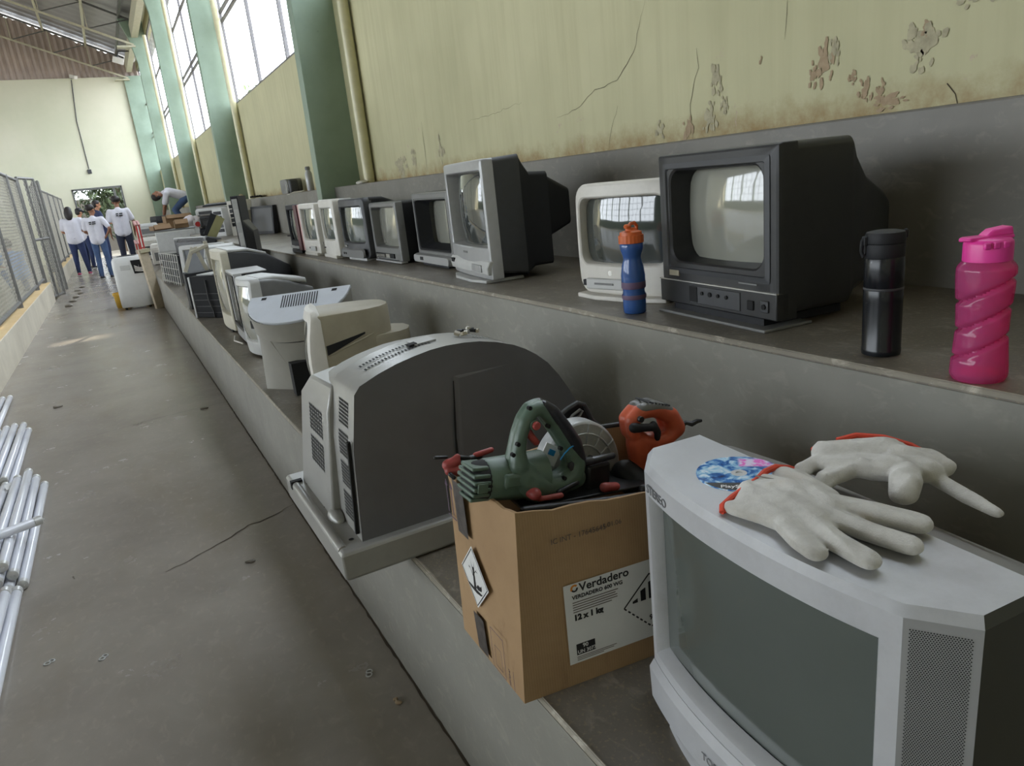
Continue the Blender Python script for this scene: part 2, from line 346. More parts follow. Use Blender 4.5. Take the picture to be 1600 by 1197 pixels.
# roof sheets, trusses, purlins
def roofz(x): return gz(x)
for k, (xa, xb) in enumerate([(2.5, -7.5), (-7.5, -17.5)]):
    m = MB(); n = 120; vs = []
    for i in range(n + 1):
        y = YB - .4 + (YE + .9 - YB) * i / n; d = .012 * (i % 2)
        for x in (xa, xb): vs.append((x, y, gz(x) + .02 + d))
    m.add(vs, [(2 * i, 2 * i + 1, 2 * i + 3, 2 * i + 2) for i in range(n)])
    struct(m.build('ceiling_roof_sheet', M_roof, smooth=0))
for k, y in enumerate([1.3] + pil[:1] + [12.1, 17.8, 23.5, YE - .25]):
    t = struct(empty('trim_truss', (1.7, y, 5.4)))
    X_ = [1.72 - i * 1.02 for i in range(10)]
    lowz = lambda x: 5.74 + max(0, (1.72 - x)) * .40
    MB().tube([(X_[0], y, lowz(X_[0])), (X_[-1], y, lowz(X_[-1]))], .035, 4).build('bottom_chord', M_steel, t, world=True)
    MB().tube([(1.72, y, gz(1.72) - .08), (X_[-1], y, gz(X_[-1]) - .08)], .035, 4).build('top_chord', M_steel_dk, t, world=True)
    for i in range(len(X_) - 1):
        MB().tube([(X_[i], y, gz(X_[i]) - .08), (X_[i + 1], y, lowz(X_[i + 1]))], .02, 4).build('truss_web', M_steel_dk, t, world=True)
        MB().tube([(X_[i + 1], y, gz(X_[i + 1]) - .08), (X_[i + 1], y, lowz(X_[i + 1]))], .016, 4).build('truss_web', M_steel, t, world=True)
    MB().lohi((1.3, y - .06, 5.68), (1.75, y + .2, 5.72)).build('bearing_plate', M_steel, t, world=True)
for i, x in enumerate([1.5, .68, -.42, -1.8, -3.6, -5.6]):
    struct(MB().lohi((x - .03, YB, gz(x) - .14), (x + .03, YE, gz(x) - .04)).build('trim_purlin', M_steel if i in (1, 2) else M_steel_dk, smooth=0))
struct(MB().lohi((1.70, 7, 5.92), (1.86, YE - .3, 6.24)).build('trim_gutter_beam', M_steel, smooth=0))
# outside: ground, pale bank, neighbour building
struct(MB().lohi((-60, -40, -.5), (60, 80, -.15)).build('ground_outside', M_asph, smooth=0))
# cracks in the plaster and in the floor (thin ribbons)
def crack(name, parent, pts, wd, nrm, m=M_crack, jit=.006):
    P = []
    for a, b in zip(pts, pts[1:]):
        a, b = Vector(a), Vector(b); n = max(2, int((b - a).length / .03))
        for i in range(n): P.append(a.lerp(b, i / n) + Vector([random.uniform(-jit, jit) if abs(nn) < .5 else 0 for nn in nrm]))
    P.append(Vector(pts[-1])); nrm = Vector(nrm); L = []; R_ = []
    for i, p in enumerate(P):
        d = (P[min(i + 1, len(P) - 1)] - P[max(0, i - 1)]).normalized(); s_ = d.cross(nrm).normalized() * wd * (.35 + .65 * math.sin(PI * (i + .3) / (len(P) + .3))) * random.uniform(.6, 1.2); L.append(p - s_); R_.append(p + s_)
    mm = MB(); n = len(P); mm.add(L + R_, [(i, i + 1, n + i + 1, n + i) for i in range(n - 1)]); return mm.build(name, m, parent, smooth=0, fixn=False)
xw = XW - .0015
for pts, wd in [([(xw, 3.157, 1.544), (xw, 2.987, 1.558), (xw, 2.823, 1.625), (xw, 2.657, 1.637), (xw, 2.539, 1.732), (xw, 2.452, 1.902)], .0012),
                ([(xw, 2.747, 1.352), (xw, 2.723, 1.452), (xw, 2.667, 1.538)], .0009), ([(xw, 4.878, 1.352), (xw, 4.875, 1.544), (xw, 4.873, 1.712)], .0016),
                ([(xw, 2.207, 1.352), (xw, 2.219, 1.481), (xw, 2.171, 1.61), (xw, 2.175, 1.676)], .0009), ([(xw, 1.194, 1.352), (xw, 1.232, 1.413)], .0018),
                ([(xw, 1.766, 1.629), (xw, 1.761, 1.74)], .0007), ([(xw, 4.156, 1.634), (xw, 3.818, 1.639), (xw, 3.484, 1.657)], .0007)]:
    crack('crack', wr, pts, wd, (-1, 0, 0))
fl = bpy.data.objects['floor']
crack('crack', fl, [(.452, 3.09, .0015), (.351, 3.02, .0015), (.241, 3.0, .0015), (.127, 2.92, .0015), (.023, 2.856, .0015), (-.1, 2.8, .0015)], .0035, (0, 0, 1))
crack('crack', fl, [(.45, 5.16, .0015), (.221, 5.157, .0015), (-.019, 5.131, .0015), (-.427, 5.046, .0015)], .003, (0, 0, 1))
crack('crack', fl, [(.449, YB, .0015), (.449, 12, .0015)], .004, (0, 0, 1), jit=.002)
# peeled flakes of paint on the side wall, as raised plaster scabs
M_scab = mat('bare_plaster', S(170, 150, 124), .9, 0, .2, 60, col2=S(152, 132, 106)); M_scab2 = mat('pale_plaster', S(184, 176, 148), .9, 0, .15, 40)
def scab(y, z, ry, rz_, m):
    """a peeled spot: one ragged patch with small flecks round it"""
    mm = MB(); rnd = random.Random(int(y * 1000 + z * 77))
    def patch(cy, cz, a, b, n, dx):
        pts = []; k0 = rnd.uniform(0, 6)
        for i in range(n):
            t = 2 * PI * i / n; q = 1 + .22 * math.sin(2 * t + k0) + .15 * math.sin(5 * t + k0 * 2) + rnd.uniform(-.12, .12); pts.append((xw - dx, cy + a * q * math.cos(t), cz + b * q * math.sin(t)))
        mm.add([(xw - dx, cy, cz)] + pts, [(0, 1 + i, 1 + (i + 1) % n) for i in range(n)])
    patch(y, z, ry * .55, rz_ * .6, 26, .0006)
    for k in range(11):
        t = rnd.uniform(0, 2 * PI); d = rnd.uniform(.6, 1.25); s_ = rnd.uniform(.08, .26); patch(y + ry * d * math.cos(t), z + rz_ * d * math.sin(t), ry * s_ + .0008, rz_ * s_ * 1.3 + .001, 9, .0008 + .00008 * k)
    mm.build('bare_patch', m, wr, smooth=0, fixn=False)
for y, z, a, b, m in [(1.62, 1.53, .03, .05, M_scab), (1.585, 1.56, .02, .035, M_scab2), (1.66, 1.50, .018, .03, M_scab), (1.52, 1.475, .012, .018, M_scab), (1.475, 1.43, .02, .035, M_scab), (1.425, 1.42, .012, .025, M_scab), (1.30, 1.56, .012, .016, M_scab), (2.12, 1.43, .035, .05, M_scab2), (2.04, 1.46, .018, .03, M_scab2),
                     (2.23, 1.40, .03, .045, M_scab), (1.02, 1.55, .012, .02, M_scab), (1.31, 1.5, .014, .02, M_scab2), (2.4, 1.41, .025, .03, M_scab2), (5.4, 1.45, .12, .08, M_scab2), (5.1, 1.47, .05, .06, M_scab2), (4.6, 1.5, .04, .07, M_scab2), (1.40, 1.39, .06, .02, M_scab), (1.30, 1.53, .05, .06, M_scab2), (1.16, 1.62, .05, .03, M_scab2), (2.08, 1.56, .03, .05, M_scab2), (1.87, 1.58, .006, .01, M_scab)]: scab(y, z, a, b, m)

# ---------------------------------------------------------------- curb and chain-link fence
M_wire = mat('galvanised_wire', S(186, 182, 170), .5, .1, .1); M_post = mat('weathered_fence_post', S(112, 110, 106), .55, .25, .15)
for a, b in ((YB, 14.9), (17.6, YE - .01)):
    cb = struct(MB().lohi((-1.26, a, -.1), (-1.08, b, .33)).build('wall_curb', M_curb, smooth=0, bevel=.006))
    MB().lohi((-1.255, a + .01, .33), (-1.085, b - .01, .335)).build('curb_top', M_curbtop, cb, smooth=0)
def wire_mesh(y0, y1, z0, z1, x, p=.085):
    m = MB(); h = z1 - z0; k = -int(h / p) - 1
    while k * p < (y1 - y0):
        for sg in (1, -1):
            a = k * p; b = a + h; za, zb = z0, z1
            if a < 0: za = z0 - a; a = 0
            if b > y1 - y0: zb = z1 - (b - (y1 - y0)); b = y1 - y0
            if b - a < .02: continue
            if sg < 0: za, zb = z0 + z1 - za, z0 + z1 - zb
            m.tube([(x + .002 * sg, y0 + a, za), (x + .002 * sg, y0 + b, zb)], (.0026), 3, False)
        k += 1
    return m
def fence(name, label, ys, z0=.40, z1=2.06, x=-1.17):
    r = thing(name, label, 'fence', (x, ys[0], .335), 0, 'chain-link fences along the corridor')
    for y in ys: MB().tube([(x, y, .33), (x, y, z1 + .02)], .032, 8).build('post', M_post, r, world=True)
    MB().tube([(x, ys[0], z1), (x, ys[-1], z1)], .026, 8).build('top_rail', M_post, r, world=True)
    MB().tube([(x, ys[0], z0), (x, ys[-1], z0)], .026, 8).build('bottom_rail', M_post, r, world=True)
    for a, b in zip(ys, ys[1:]): tag(wire_mesh(a, b, z0, z1, x).build('wire_mesh', M_wire, r, world=True, smooth=0, fixn=False), kind='stuff')
    return r
fence('chain_link_fence', 'nearer chain-link fence on the pale curb, left of the corridor', [5.3, 8.1, 10.8, 13.4, 14.8])
fence('chain_link_fence', 'farther chain-link fence on the curb behind the standing people', [17.75, 20.0, 22.2, 24.4, 26.6, 28.9])
def gate(label, p, q, z0, z1):
    p, q = Vector(p), Vector(q); L = (q - p).length; r = thing('fence_gate', label, 'gate', (p.x, p.y, 0), math.atan2(q.y - p.y, q.x - p.x), 'gate leaves in the fence opening')
    for x in (0, L / 2, L): MB().tube([(x, 0, z0), (x, 0, z1)], .03, 8).build('upright', M_post, r)
    for z in (z0 + .03, (z0 + z1) / 2, z1): MB().tube([(0, 0, z), (L, 0, z)], .024, 8).build('rail', M_post, r)
    m = wire_mesh(0, L, z0, z1, 0); m.xf(Matrix.Rotation(-PI / 2, 4, 'Z')); tag(m.build('wire_mesh', M_wire, r, smooth=0, fixn=False), kind='stuff')
gate('tall grey gate leaf hanging open beside the nearer fence end', (-1.16, 14.95), (-.98, 15.7), .03, 2.1)
gate('grey gate leaf folded back towards the standing people', (-1.13, 17.6), (-.98, 16.75), .03, 2.1)

# ---------------------------------------------------------------- CRT builder
M_screen = mat('grey_green_crt_glass', S(92, 98, 92), .05, 0, .03, 3, coat=.6, spec=.6)
M_screen_lt = mat('pale_grey_crt_glass', S(142, 142, 132), .06, 0, .03, 3, coat=.5, spec=.6)
M_screen_dk = mat('dark_crt_glass', S(62, 66, 64), .05, 0, .03, 3, coat=.6, spec=.6)
M_black = mat('black_plastic', S(44, 44, 45), .45, 0, .12, 40, .06, 500, dirt=.06, spec=.45)
M_blackm = mat('matt_black_plastic', S(31, 32, 36), .6, 0, .1, 40, spec=.35)
M_dkgrey = mat('charcoal_plastic', S(62, 63, 66), .5, 0, .08, 30, .05, 500)
M_grey = mat('grey_plastic', S(116, 116, 115), .4, 0, .06, 25, .05, 500)
M_silver = mat('silver_plastic', S(172, 172, 172), .34, .15, .05, 25, dirt=.1)
M_light = mat('pale_grey_plastic', S(190, 190, 188), .42, 0, .05, 20, dirt=.12)
M_white = mat('off_white_plastic', S(214, 210, 202), .45, 0, .05, 15, dirt=.15)
M_beige = mat('beige_plastic', S(196, 190, 172), .5, 0, .06, 15, .05, 400, dirt=.15)
M_tan = mat('greyish_beige_plastic', S(160, 152, 132), .5, 0, .06, 15, dirt=.1)
M_pinkish = mat('pink_plastic', S(206, 160, 156), .45, 0, .06, 15)
M_dark = mat('dark_void', S(14, 14, 15), .8)
M_chrome = mat('bright_trim', S(210, 208, 202), .25, .6, .05)
def ring(w, h, r, y, cx=0, cz=0, n=5, e=6, f=None):
    r = min(r, w / 2 - 1e-4, h / 2 - 1e-4); P = []
    cs = [(w / 2 - r, -h / 2 + r, -90), (w / 2 - r, h / 2 - r, 0), (-w / 2 + r, h / 2 - r, 90), (-w / 2 + r, -h / 2 + r, 180)]
    for k, (x, z, a0) in enumerate(cs):
        arc = [(x + r * math.cos(math.radians(a0 + 90 * i / n)), z + r * math.sin(math.radians(a0 + 90 * i / n))) for i in range(n + 1)]
        P += arc
        x2, z2, a2 = cs[(k + 1) % 4]; q = (x2 + r * math.cos(math.radians(a2)), z2 + r * math.sin(math.radians(a2)))
        P += [(arc[-1][0] + (q[0] - arc[-1][0]) * i / e, arc[-1][1] + (q[1] - arc[-1][1]) * i / e) for i in range(1, e)]
    out = [(cx + x, y, cz + z) for x, z in P]
    return [f(*p) for p in out] if f else out
def crt(label, A, B, z0, h, op, m_bez, m_body, m_scr, body, rec=.02, bd=.05, bulge=0, sb=.018, rad=.012, srad=.02, slope=0, group=None, cat='television', name='crt_television', zb=.012, vb=0, RS=.8):
    """A, B: front bottom corners (viewer's left, right); op: margins left, right, bottom, top; body: (depth, width share, bottom, top)"""
    A, B = Vector(A), Vector(B); w_ = (B - A).length; mid = (A + B) / 2
    r = thing(name, label, cat, (mid.x, mid.y, z0), math.atan2(B.y - A.y, B.x - A.x), group)
    hw = w_ / 2
    def f(x, y, z): return (x, y - bulge * (1 - (x / hw) ** 2) - vb * (1 - ((z - h / 2) / (h / 2)) ** 2) - slope * (z / h - .5) * 0 + slope * z, z)
    hh = h - zb; cz = zb + hh / 2; l, rr, b, t = op; ow, oh = w_ - l - rr, hh - b - t; ox = (l - rr) / 2; oz = zb + b + oh / 2
    bz = MB().loft([ring(w_, hh, rad, bd, 0, cz, f=None), ring(w_, hh, rad, .012, 0, cz, f=f), ring(w_ - .006, hh - .006, rad, .003, 0, cz, f=f), ring(w_ - .016, hh - .016, rad, 0, 0, cz, f=f),
                    ring(ow, oh, srad, 0, ox, oz, f=f), ring(ow - .008, oh - .008, srad, .004, ox, oz, f=f), ring(ow - .016, oh - .016, srad, rec, ox, oz, f=f), ring(ow - .018, oh - .018, srad, rec + .028, ox, oz, f=f)], False, False)
    bz.build('bezel', m_bez, r, smooth=30)
    sc = MB(); rg = []
    for s in (1, .96, .91, .85, .78, .7, .61, .52, .42, .32, .2, .08):
        hh_ = oh / 2; rg.append([(x, y + rec + .002 + ((x - ox) ** 2 + (z - oz) ** 2 - hh_ * hh_) / (2 * RS), z) for x, y, z in ring((ow - .014) * s, (oh - .014) * s, (srad + .01) * s, 0, ox, oz, f=f)])
    sc.loft(rg, False, True).build('screen', m_scr, r, smooth=60)
    bo = MB(); rings = []
    for i, (d, sw, zlo, zhi) in enumerate(body):
        rings.append(ring(w_ * sw - .004, zhi - zlo, .018, d, 0, (zlo + zhi) / 2))
    bo.loft(rings, False, True).build('cabinet', m_body, r, smooth=30)
    r['w'] = w_; return r

# ---------------------------------------------------------------- near stereo television on the lower step
def near_tv():
    A, B = Vector((.634, .805)), Vector((.590, .293)); mid = (A + B) / 2
    r = thing('crt_television', 'large silver-grey stereo television in the near foreground, gloves lying on it', 'television', (mid.x, mid.y, Z1), math.atan2(B.y - A.y, B.x - A.x), 'picture-tube televisions')
    W = (B - A).length; hw = W / 2; zb, zt = .03, .425; xs_ = .208
    M_tv = mat('silver_grey_tv_shell', S(186, 187, 190), .38, .1, .05, 14, .04, 600, dirt=.18); M_back = mat('grey_tv_back', S(128, 126, 122), .5, 0, .06, 14)
    def fy(x): return -.066 + .026 * (abs(x) / xs_) ** 2.2 if abs(x) <= xs_ else -.040 + .040 * (abs(x) - xs_) / (hw - xs_)
    XS = [-hw + 2 * hw * i / 40 for i in range(41)]; XS = sorted(set([round(x, 4) for x in XS if abs(abs(x) - xs_) > .008] + [xs_, -xs_]))
    top = [(x, fy(x)) for x in XS]; back = .098
    # shell: top cap, sides, bottom as a swept outline
    outline = top + [(hw, back), (-hw, back)]
    sh = MB()
    zc = [zb, zb + .006, zt - .010, zt]
    rings = []
    for k, z in enumerate(zc):
        ins = .006 if k in (0, 3) else 0
        rings.append([(x * (1 - ins / hw), y + ins * (1 if y < .05 else -1), z) for x, y in outline])
    # keep the front open: build side/top/bottom faces only, the front wall is the bezel
    n = len(outline); vs = [p for q in rings for p in q]; fs = [tuple(3 * n + i for i in range(n)), tuple(range(n))[::-1]]
    nt_ = len(top)
    for k in range(3):
        for i in range(n):
            if k == 1 and i < nt_ - 1: continue
            j = (i + 1) % n; fs.append((k * n + i, k * n + j, (k + 1) * n + j, (k + 1) * n + i))
    sh.add(vs, fs); ms_ = [1 if all(abs(abs(sh.v[i].x) - hw) < .008 for i in f_) or all(sh.v[i].y > back - .008 for i in f_) else 0 for f_ in sh.f]; sh.mi = ms_; sh.build('cabinet', M_tv, r, smooth=28, mats=[mat('dark_tv_side', S(70, 70, 66), .5, 0, .06, 14)])
    # front wall with the screen opening
    l, rr_, b_, t_ = -.196, .188, zb + .088, zt - .042
    g = MB(); xs2 = sorted(set([x for x in XS if abs(x) <= xs_] + [l, rr_])); zs2 = [zb + .006, b_, b_ + (t_ - b_) / 3, b_ + 2 * (t_ - b_) / 3, t_, zt - .010]
    def P(x, z, d=0): return (x, fy(x) + d + .004 * ((z - .23) / .2) ** 2 * 0, z)
    vs = [P(x, z) for z in zs2 for x in xs2]; nx = len(xs2); fs = []
    for j in range(len(zs2) - 1):
        for i in range(nx - 1):
            if 1 <= j <= 3 and l <= xs2[i] < rr_: continue
            fs.append((j * nx + i, j * nx + i + 1, (j + 1) * nx + i + 1, (j + 1) * nx + i))
    g.add(vs, fs)
    # reveal of the opening
    ins = [x for x in xs2 if l <= x <= rr_]; loop = [(x, b_) for x in ins] + [(rr_, z) for z in zs2[2:4]] + [(x, t_) for x in ins[::-1]] + [(l, z) for z in zs2[3:1:-1]]
    shrink = lambda x, z, q: (x * (1 - q / .19), .5 * (b_ + t_) + (z - .5 * (b_ + t_)) * (1 - q / .13))
    g.loft([[P(x, z) for x, z in loop], [P(*shrink(x, z, .004), d=.005) for x, z in loop], [P(*shrink(x, z, .009), d=.020) for x, z in loop]], False, False)
    g.build('bezel', M_tv, r, smooth=35)
    sc = MB(); rg = []
    for s in (1, .9, .75, .6, .45, .3, .15, .04):
        q = []
        for x, z in loop:
            X_, Z_ = shrink(x, z, .008); X_ *= s; Z_ = .5 * (b_ + t_) + (Z_ - .5 * (b_ + t_)) * s; q.append((X_, fy(0) + (fy(X_) - fy(0)) * .9 + .022 - .004 * (1 - s * s), Z_))
        rg.append(q)
    sc.loft(rg, False, True).build('screen', M_screen_tv, r, smooth=60)
    # raised lower fascia lip and stand
    MB().loft([[(x * 1.0, fy(x) - .001, zb + .07) for x in xs2] + [(x, fy(x) + .03, zb + .07) for x in xs2[::-1]], [(x, fy(x) - .010, zb + .060) for x in xs2] + [(x, fy(x) + .03, zb + .060) for x in xs2[::-1]], [(x, fy(x) - .008, zb + .004) for x in xs2] + [(x, fy(x) + .03, zb + .004) for x in xs2[::-1]]]).build('lower_fascia', M_tv, r, smooth=30)
    st = [(x * .82, fy(x) - .004) for x in xs2] + [(.15, .2), (-.15, .2)]
    MB().loft([[(x, y, 0) for x, y in st], [(x, y, .012) for x, y in st], [(x * .96, y + .012, .022) for x, y in st], [(x * .93, y + .03, zb + .004) for x, y in st]]).build('stand', M_tv, r, smooth=30)
    # speaker grilles on the angled cheeks
    M_gr = mat('speaker_cloth_grey', S(150, 150, 150), .6, .1, .04)
    for sg in (1, -1):
        a = Vector((sg * (xs_ + .003), fy(xs_ + .003), 0)); c = Vector((sg * (hw - .004), fy(hw - .004), 0)); d = (c - a); L = d.length; u = d.normalized(); nrm = Vector((u.y, -u.x, 0)) * sg
        wall = MB().add([a + Vector((0, 0, zb + .006)), c + Vector((0, 0, zb + .006)), c + Vector((0, 0, zt - .01)), a + Vector((0, 0, zt - .01))], [(0, 1, 2, 3)])
        # frame strips around the grille
        for lo, hi in (((0 - .004, zb + .006), (0, zt - .01)), ((L, zb + .006), (L + .005, zt - .01))):
            wall.add([a + u * lo[0] + Vector((0, 0, lo[1])), a + u * hi[0] + Vector((0, 0, lo[1])), a + u * hi[0] + Vector((0, 0, hi[1])), a + u * lo[0] + Vector((0, 0, hi[1]))], [(0, 1, 2, 3)])
        wall.build('speaker_grille', M_gr, r, smooth=0, fixn=False)
        if sg > 0:
            holes = MB(); p = .0024; nz = int((zt - zb - .03) / (p * .866)); nxh = int((L - .003) / p)
            for j in range(nz):
                for i in range(nxh):
                    q = a + u * (.002 + p * (i + .5 * (j % 2))) + Vector((0, 0, zb + .012 + j * p * .866)) + nrm * .0004
                    s_ = .00078; hx = [q + u * s_ * math.cos(PI / 3 * t) + Vector((0, 0, s_ * math.sin(PI / 3 * t))) for t in range(6)]
                    holes.add(hx, [(0, 1, 2, 3, 4, 5)])
            tag(holes.build('grille_holes', M_dark, r, smooth=0, fixn=False), kind='stuff')
    # rear housing
    MB().loft([ring(W * .985, .385, .02, back - .01, 0, zb + .194), ring(W * .95, .375, .03, back + .03, 0, zb + .190), ring(W * .86, .335, .04, back + .10, 0, zb + .175), ring(W * .62, .26, .05, back + .2, 0, zb + .15), ring(W * .5, .2, .05, back + .28, 0, zb + .13)], True, True).build('rear_housing', M_back, r, smooth=35)
    M_emb = mat('embossed_grey', S(120, 120, 122), .5)
    th = math.atan2(fy(-.10) - fy(-.19), .09)
    text_mesh('embossed_lettering', 'STEREO', .018, M_emb, r, Matrix.Translation((-.196, fy(-.19) - .0012, zt - .036)) @ Matrix.Rotation(th, 4, 'Z') @ Matrix.Rotation(PI / 2, 4, 'X'), stretch=1.0)
    text_mesh('brand_lettering', 'TOSHIBA', .016, M_emb, r, Matrix.Translation((-.05, fy(0) - .0105, zb + .028)) @ Matrix.Rotation(PI / 2, 4, 'X'))
    return r
M_screen_tv = mat('dusty_dark_tv_screen', S(84, 90, 86), .12, 0, .04, 5, coat=.35, spec=.5)
TVA = near_tv()

# ---------------------------------------------------------------- cardboard box of power tools
def cardboard():
    m, nt, b, vec = basemat('worn_brown_cardboard')
    a = noise(nt, vec, 6, 6); c = mixc(nt, ramp(nt, a, [(.3, (0, 0, 0, 1)), (.7, (1, 1, 1, 1))]), S(150, 120, 86), S(168, 138, 102))
    k = noise(nt, mapped(nt, vec, (3, 3, 1)), 7, 7, .7); c = mixc(nt, ramp(nt, k, [(.6, (0, 0, 0, 1)), (.75, (.5, .5, .5, 1))]), c, S(108, 82, 58))
    nt.link(c, b.inputs['Base Color']); b.inputs['Roughness'].default_value = .8
    wv = nt.new('ShaderNodeTexWave', wave_type='BANDS', bands_direction='X'); wv.inputs['Scale'].default_value = 70; nt.link(vec, wv.inputs[0]); bump(nt, b, wv.outputs[1], .08, .002); return m
M_card = cardboard(); M_cardin = mat('cardboard_inside', S(150, 112, 76), .85, 0, .1, 12)
M_label = mat('label_paper', S(222, 222, 220), .55, 0, .03, 10); M_ink = mat('black_ink', S(28, 27, 28), .6); M_tape = mat('dark_printed_tape', S(54, 50, 50), .35, 0, .4, 60, col2=S(96, 90, 86)); M_purple = mat('purple_print', S(82, 64, 82), .7); M_orange_ink = mat('orange_ink', S(226, 140, 40), .6); M_grey_ink = mat('grey_ink', S(96, 84, 76), .7)
bo = Vector((.425, .899, 0)); 
def box_of_tools():
    P00 = Vector((.425, .899, Z1)); P10 = Vector((.815, .850, Z1)); P01 = Vector((.432, 1.148, Z1)); P11 = Vector((.835, 1.11, Z1))
    T00 = Vector((.445, .897, .800)); T10 = Vector((.82, .842, .762)); T01 = Vector((.437, 1.135, .793)); T11 = Vector((.84, 1.125, .795))
    r = thing('cardboard_box', 'open brown cardboard box with a white label, full of power tools', 'box', P00)
    t = .005
    def wallq(name, a, b, c, d, inn):
        a, b, c, d = [Vector(q) for q in (a, b, c, d)]; inn = Vector(inn) * t; m = MB(); nx, nz = 12, 6
        def q(u, v, o):
            p = a.lerp(b, u).lerp(d.lerp(c, u), v)
            if v > .99: p.z += .004 * math.sin(u * 23) + .003 * math.sin(u * 51 + 1)
            p = p - inn.normalized() * .0015 * math.sin(PI * u) * math.sin(PI * v); return p + inn * o
        vs = [q(i / nx, j / nz, o) for o in (0, 1) for j in range(nz + 1) for i in range(nx + 1)]; N = (nx + 1) * (nz + 1); fs = []
        for o in (0, 1):
            for j in range(nz):
                for i in range(nx): k = o * N + j * (nx + 1) + i; fs.append((k, k + 1, k + nx + 2, k + nx + 1))
        for i in range(nx): k = nz * (nx + 1) + i; fs.append((k, k + 1, N + k + 1, N + k))
        for j in range(nz):
            for i in (0, nx): k = j * (nx + 1) + i; fs.append((k, k + nx + 1, N + k + nx + 1, N + k))
        m.add(vs, fs).build(name, M_card, r, world=True, smooth=40)
    wallq('front_panel', P00, P10, T10, T00, (0, 1, 0)); wallq('side_panel', P00, P01, T01, T00, (1, 0, 0))
    wallq('back_panel', P01, P11, T11, T01, (0, -1, 0)); wallq('side_panel', P10, P11, T11, T10, (-1, 0, 0))
    MB().add([P00 + Vector((0, 0, .004)), P10 + Vector((0, 0, .004)), P11 + Vector((0, 0, .004)), P01 + Vector((0, 0, .004))], [(0, 1, 2, 3)]).build('bottom_panel', M_cardin, r, world=True, smooth=0)
    # local frames on the two printed faces
    def frame(o, ux, up):
        ux = Vector(ux).normalized(); up = Vector(up); up = (up - ux * up.dot(ux)).normalized(); n = ux.cross(up)
        return Matrix(((ux.x, up.x, n.x, o.x), (ux.y, up.y, n.y, o.y), (ux.z, up.z, n.z, o.z), (0, 0, 0, 1)))
    loc = Matrix.Translation(-r.location)
    F = loc @ frame(P00, P10 - P00, T00 - P00) @ Matrix.Translation((0, 0, .0042))
    def quad(name, m, M, x0, y0, x1, y1, z=0, shear=0): return MB().add([M @ Vector((x0 + shear * y0, y0, z)), M @ Vector((x1 + shear * y0, y0, z)), M @ Vector((x1 + shear * y1, y1, z)), M @ Vector((x0 + shear * y1, y1, z))], [(0, 1, 2, 3)]).build(name, m, r, smooth=0, fixn=False)
    lab = quad('paper_label', M_label, F, .086, .045, .30, .195, .0008)
    def T(s, x, y, size, m=M_ink, st=1.0, bold=0, fr=F): text_mesh('print', s, size, m, r, fr @ Matrix.Translation((x, y, .0013)), .0001, stretch=st, bold=bold)
    T('Verdadero', .114, .178, .021, bold=.0004, st=1.02)
    T('VERDADERO 600 WG', .100, .166, .0098, bold=.0003)
    for i, (wd, y) in enumerate([(.085, .159), (.080, .1545), (.083, .150), (.083, .1455), (.072, .141)]): quad('small_print', M_grey_ink, F, .100, y, .100 + wd, y + .0016, .0013)
    T('12 x 1 kg', .100, .1265, .0145, bold=.0009)
    quad('hazard_number_plate', M_ink, F, .100, .060, .135, .081, .0012)
    for s, x, y, z in (('90', .1115, .0725, .0105), ('UN 3077', .1015, .0625, .0092)): text_mesh('print', s, z, M_label, r, F @ Matrix.Translation((x, y, .0017)), .0001, bold=.0002)
    for i, (wd, y) in enumerate([(.075, .0555), (.07, .0525), (.05, .0495)]): quad('small_print', M_grey_ink, F, .100, y, .100 + wd, y + .0013, .0013)
    # hazard diamond with stripes, partly hidden by the television
    dc = Vector((.246, .117)); R_ = .052
    for a, b in ((0, 90), (90, 180), (180, 270), (270, 360)):
        p = dc + R_ * Vector((math.cos(math.radians(a)), math.sin(math.radians(a)))); q = dc + R_ * Vector((math.cos(math.radians(b)), math.sin(math.radians(b)))); d = (q - p)
        k = 1 if a not in (180,) else 7
        for i in range(k):
            s0, s1 = (i / k, (i + (1 if k == 1 else .6)) / k); a_ = p + d * s0; b_ = p + d * s1; nn = Vector((-d.y, d.x)).normalized() * .0014
            MB().add([F @ Vector((*(a_ - nn), .0013)), F @ Vector((*(b_ - nn), .0013)), F @ Vector((*(b_ + nn), .0013)), F @ Vector((*(a_ + nn), .0013))], [(0, 1, 2, 3)]).build('hazard_diamond', M_ink, r, smooth=0, fixn=False)
    for i, xx in enumerate((-.030, -.014, .002, .018, .034)):
        hi = .046 - abs(xx); MB().add([F @ Vector((dc.x + xx - .005, dc.y + .004, .0014)), F @ Vector((dc.x + xx + .005, dc.y + .004, .0014)), F @ Vector((dc.x + xx + .005, dc.y + hi - .004, .0014)), F @ Vector((dc.x + xx - .005, dc.y + hi - .008, .0014))], [(0, 1, 2, 3)]).build('hazard_stripe', M_ink, r, smooth=0, fixn=False)
    T('9', dc.x - .004, dc.y - .038, .014, bold=.0004)
    for k, (mm, a0, rr) in enumerate(((M_orange_ink, 40, .0075), (M_ink, 200, .0065))):
        pts = [F @ Vector((.1055 + rr * math.cos(math.radians(a0 + 14 * i)), .1855 + rr * math.sin(math.radians(a0 + 14 * i)), .0013)) for i in range(13)] + [F @ Vector((.1055 + rr * .5 * math.cos(math.radians(a0 + 14 * i)), .1855 + rr * .55 * math.sin(math.radians(a0 + 14 * i)), .0013)) for i in range(12, -1, -1)]
        MB().add(pts, [(i, i + 1, 24 - i, 25 - i) for i in range(12)]).build('swirl_logo', mm, r, smooth=0, fixn=False)
    T('IC INT - 17645645', .072, .275, .0135, M_grey_ink, .95); T('1.01.06', .165, .277, .012, M_grey_ink)
    # side face (towards the corridor): tape bands, warning diamond, handling marks
    G = loc @ frame(P01, P00 - P01, T01 - P01) @ Matrix.Translation((0, 0, .0042))   # x runs from the far edge to the near edge
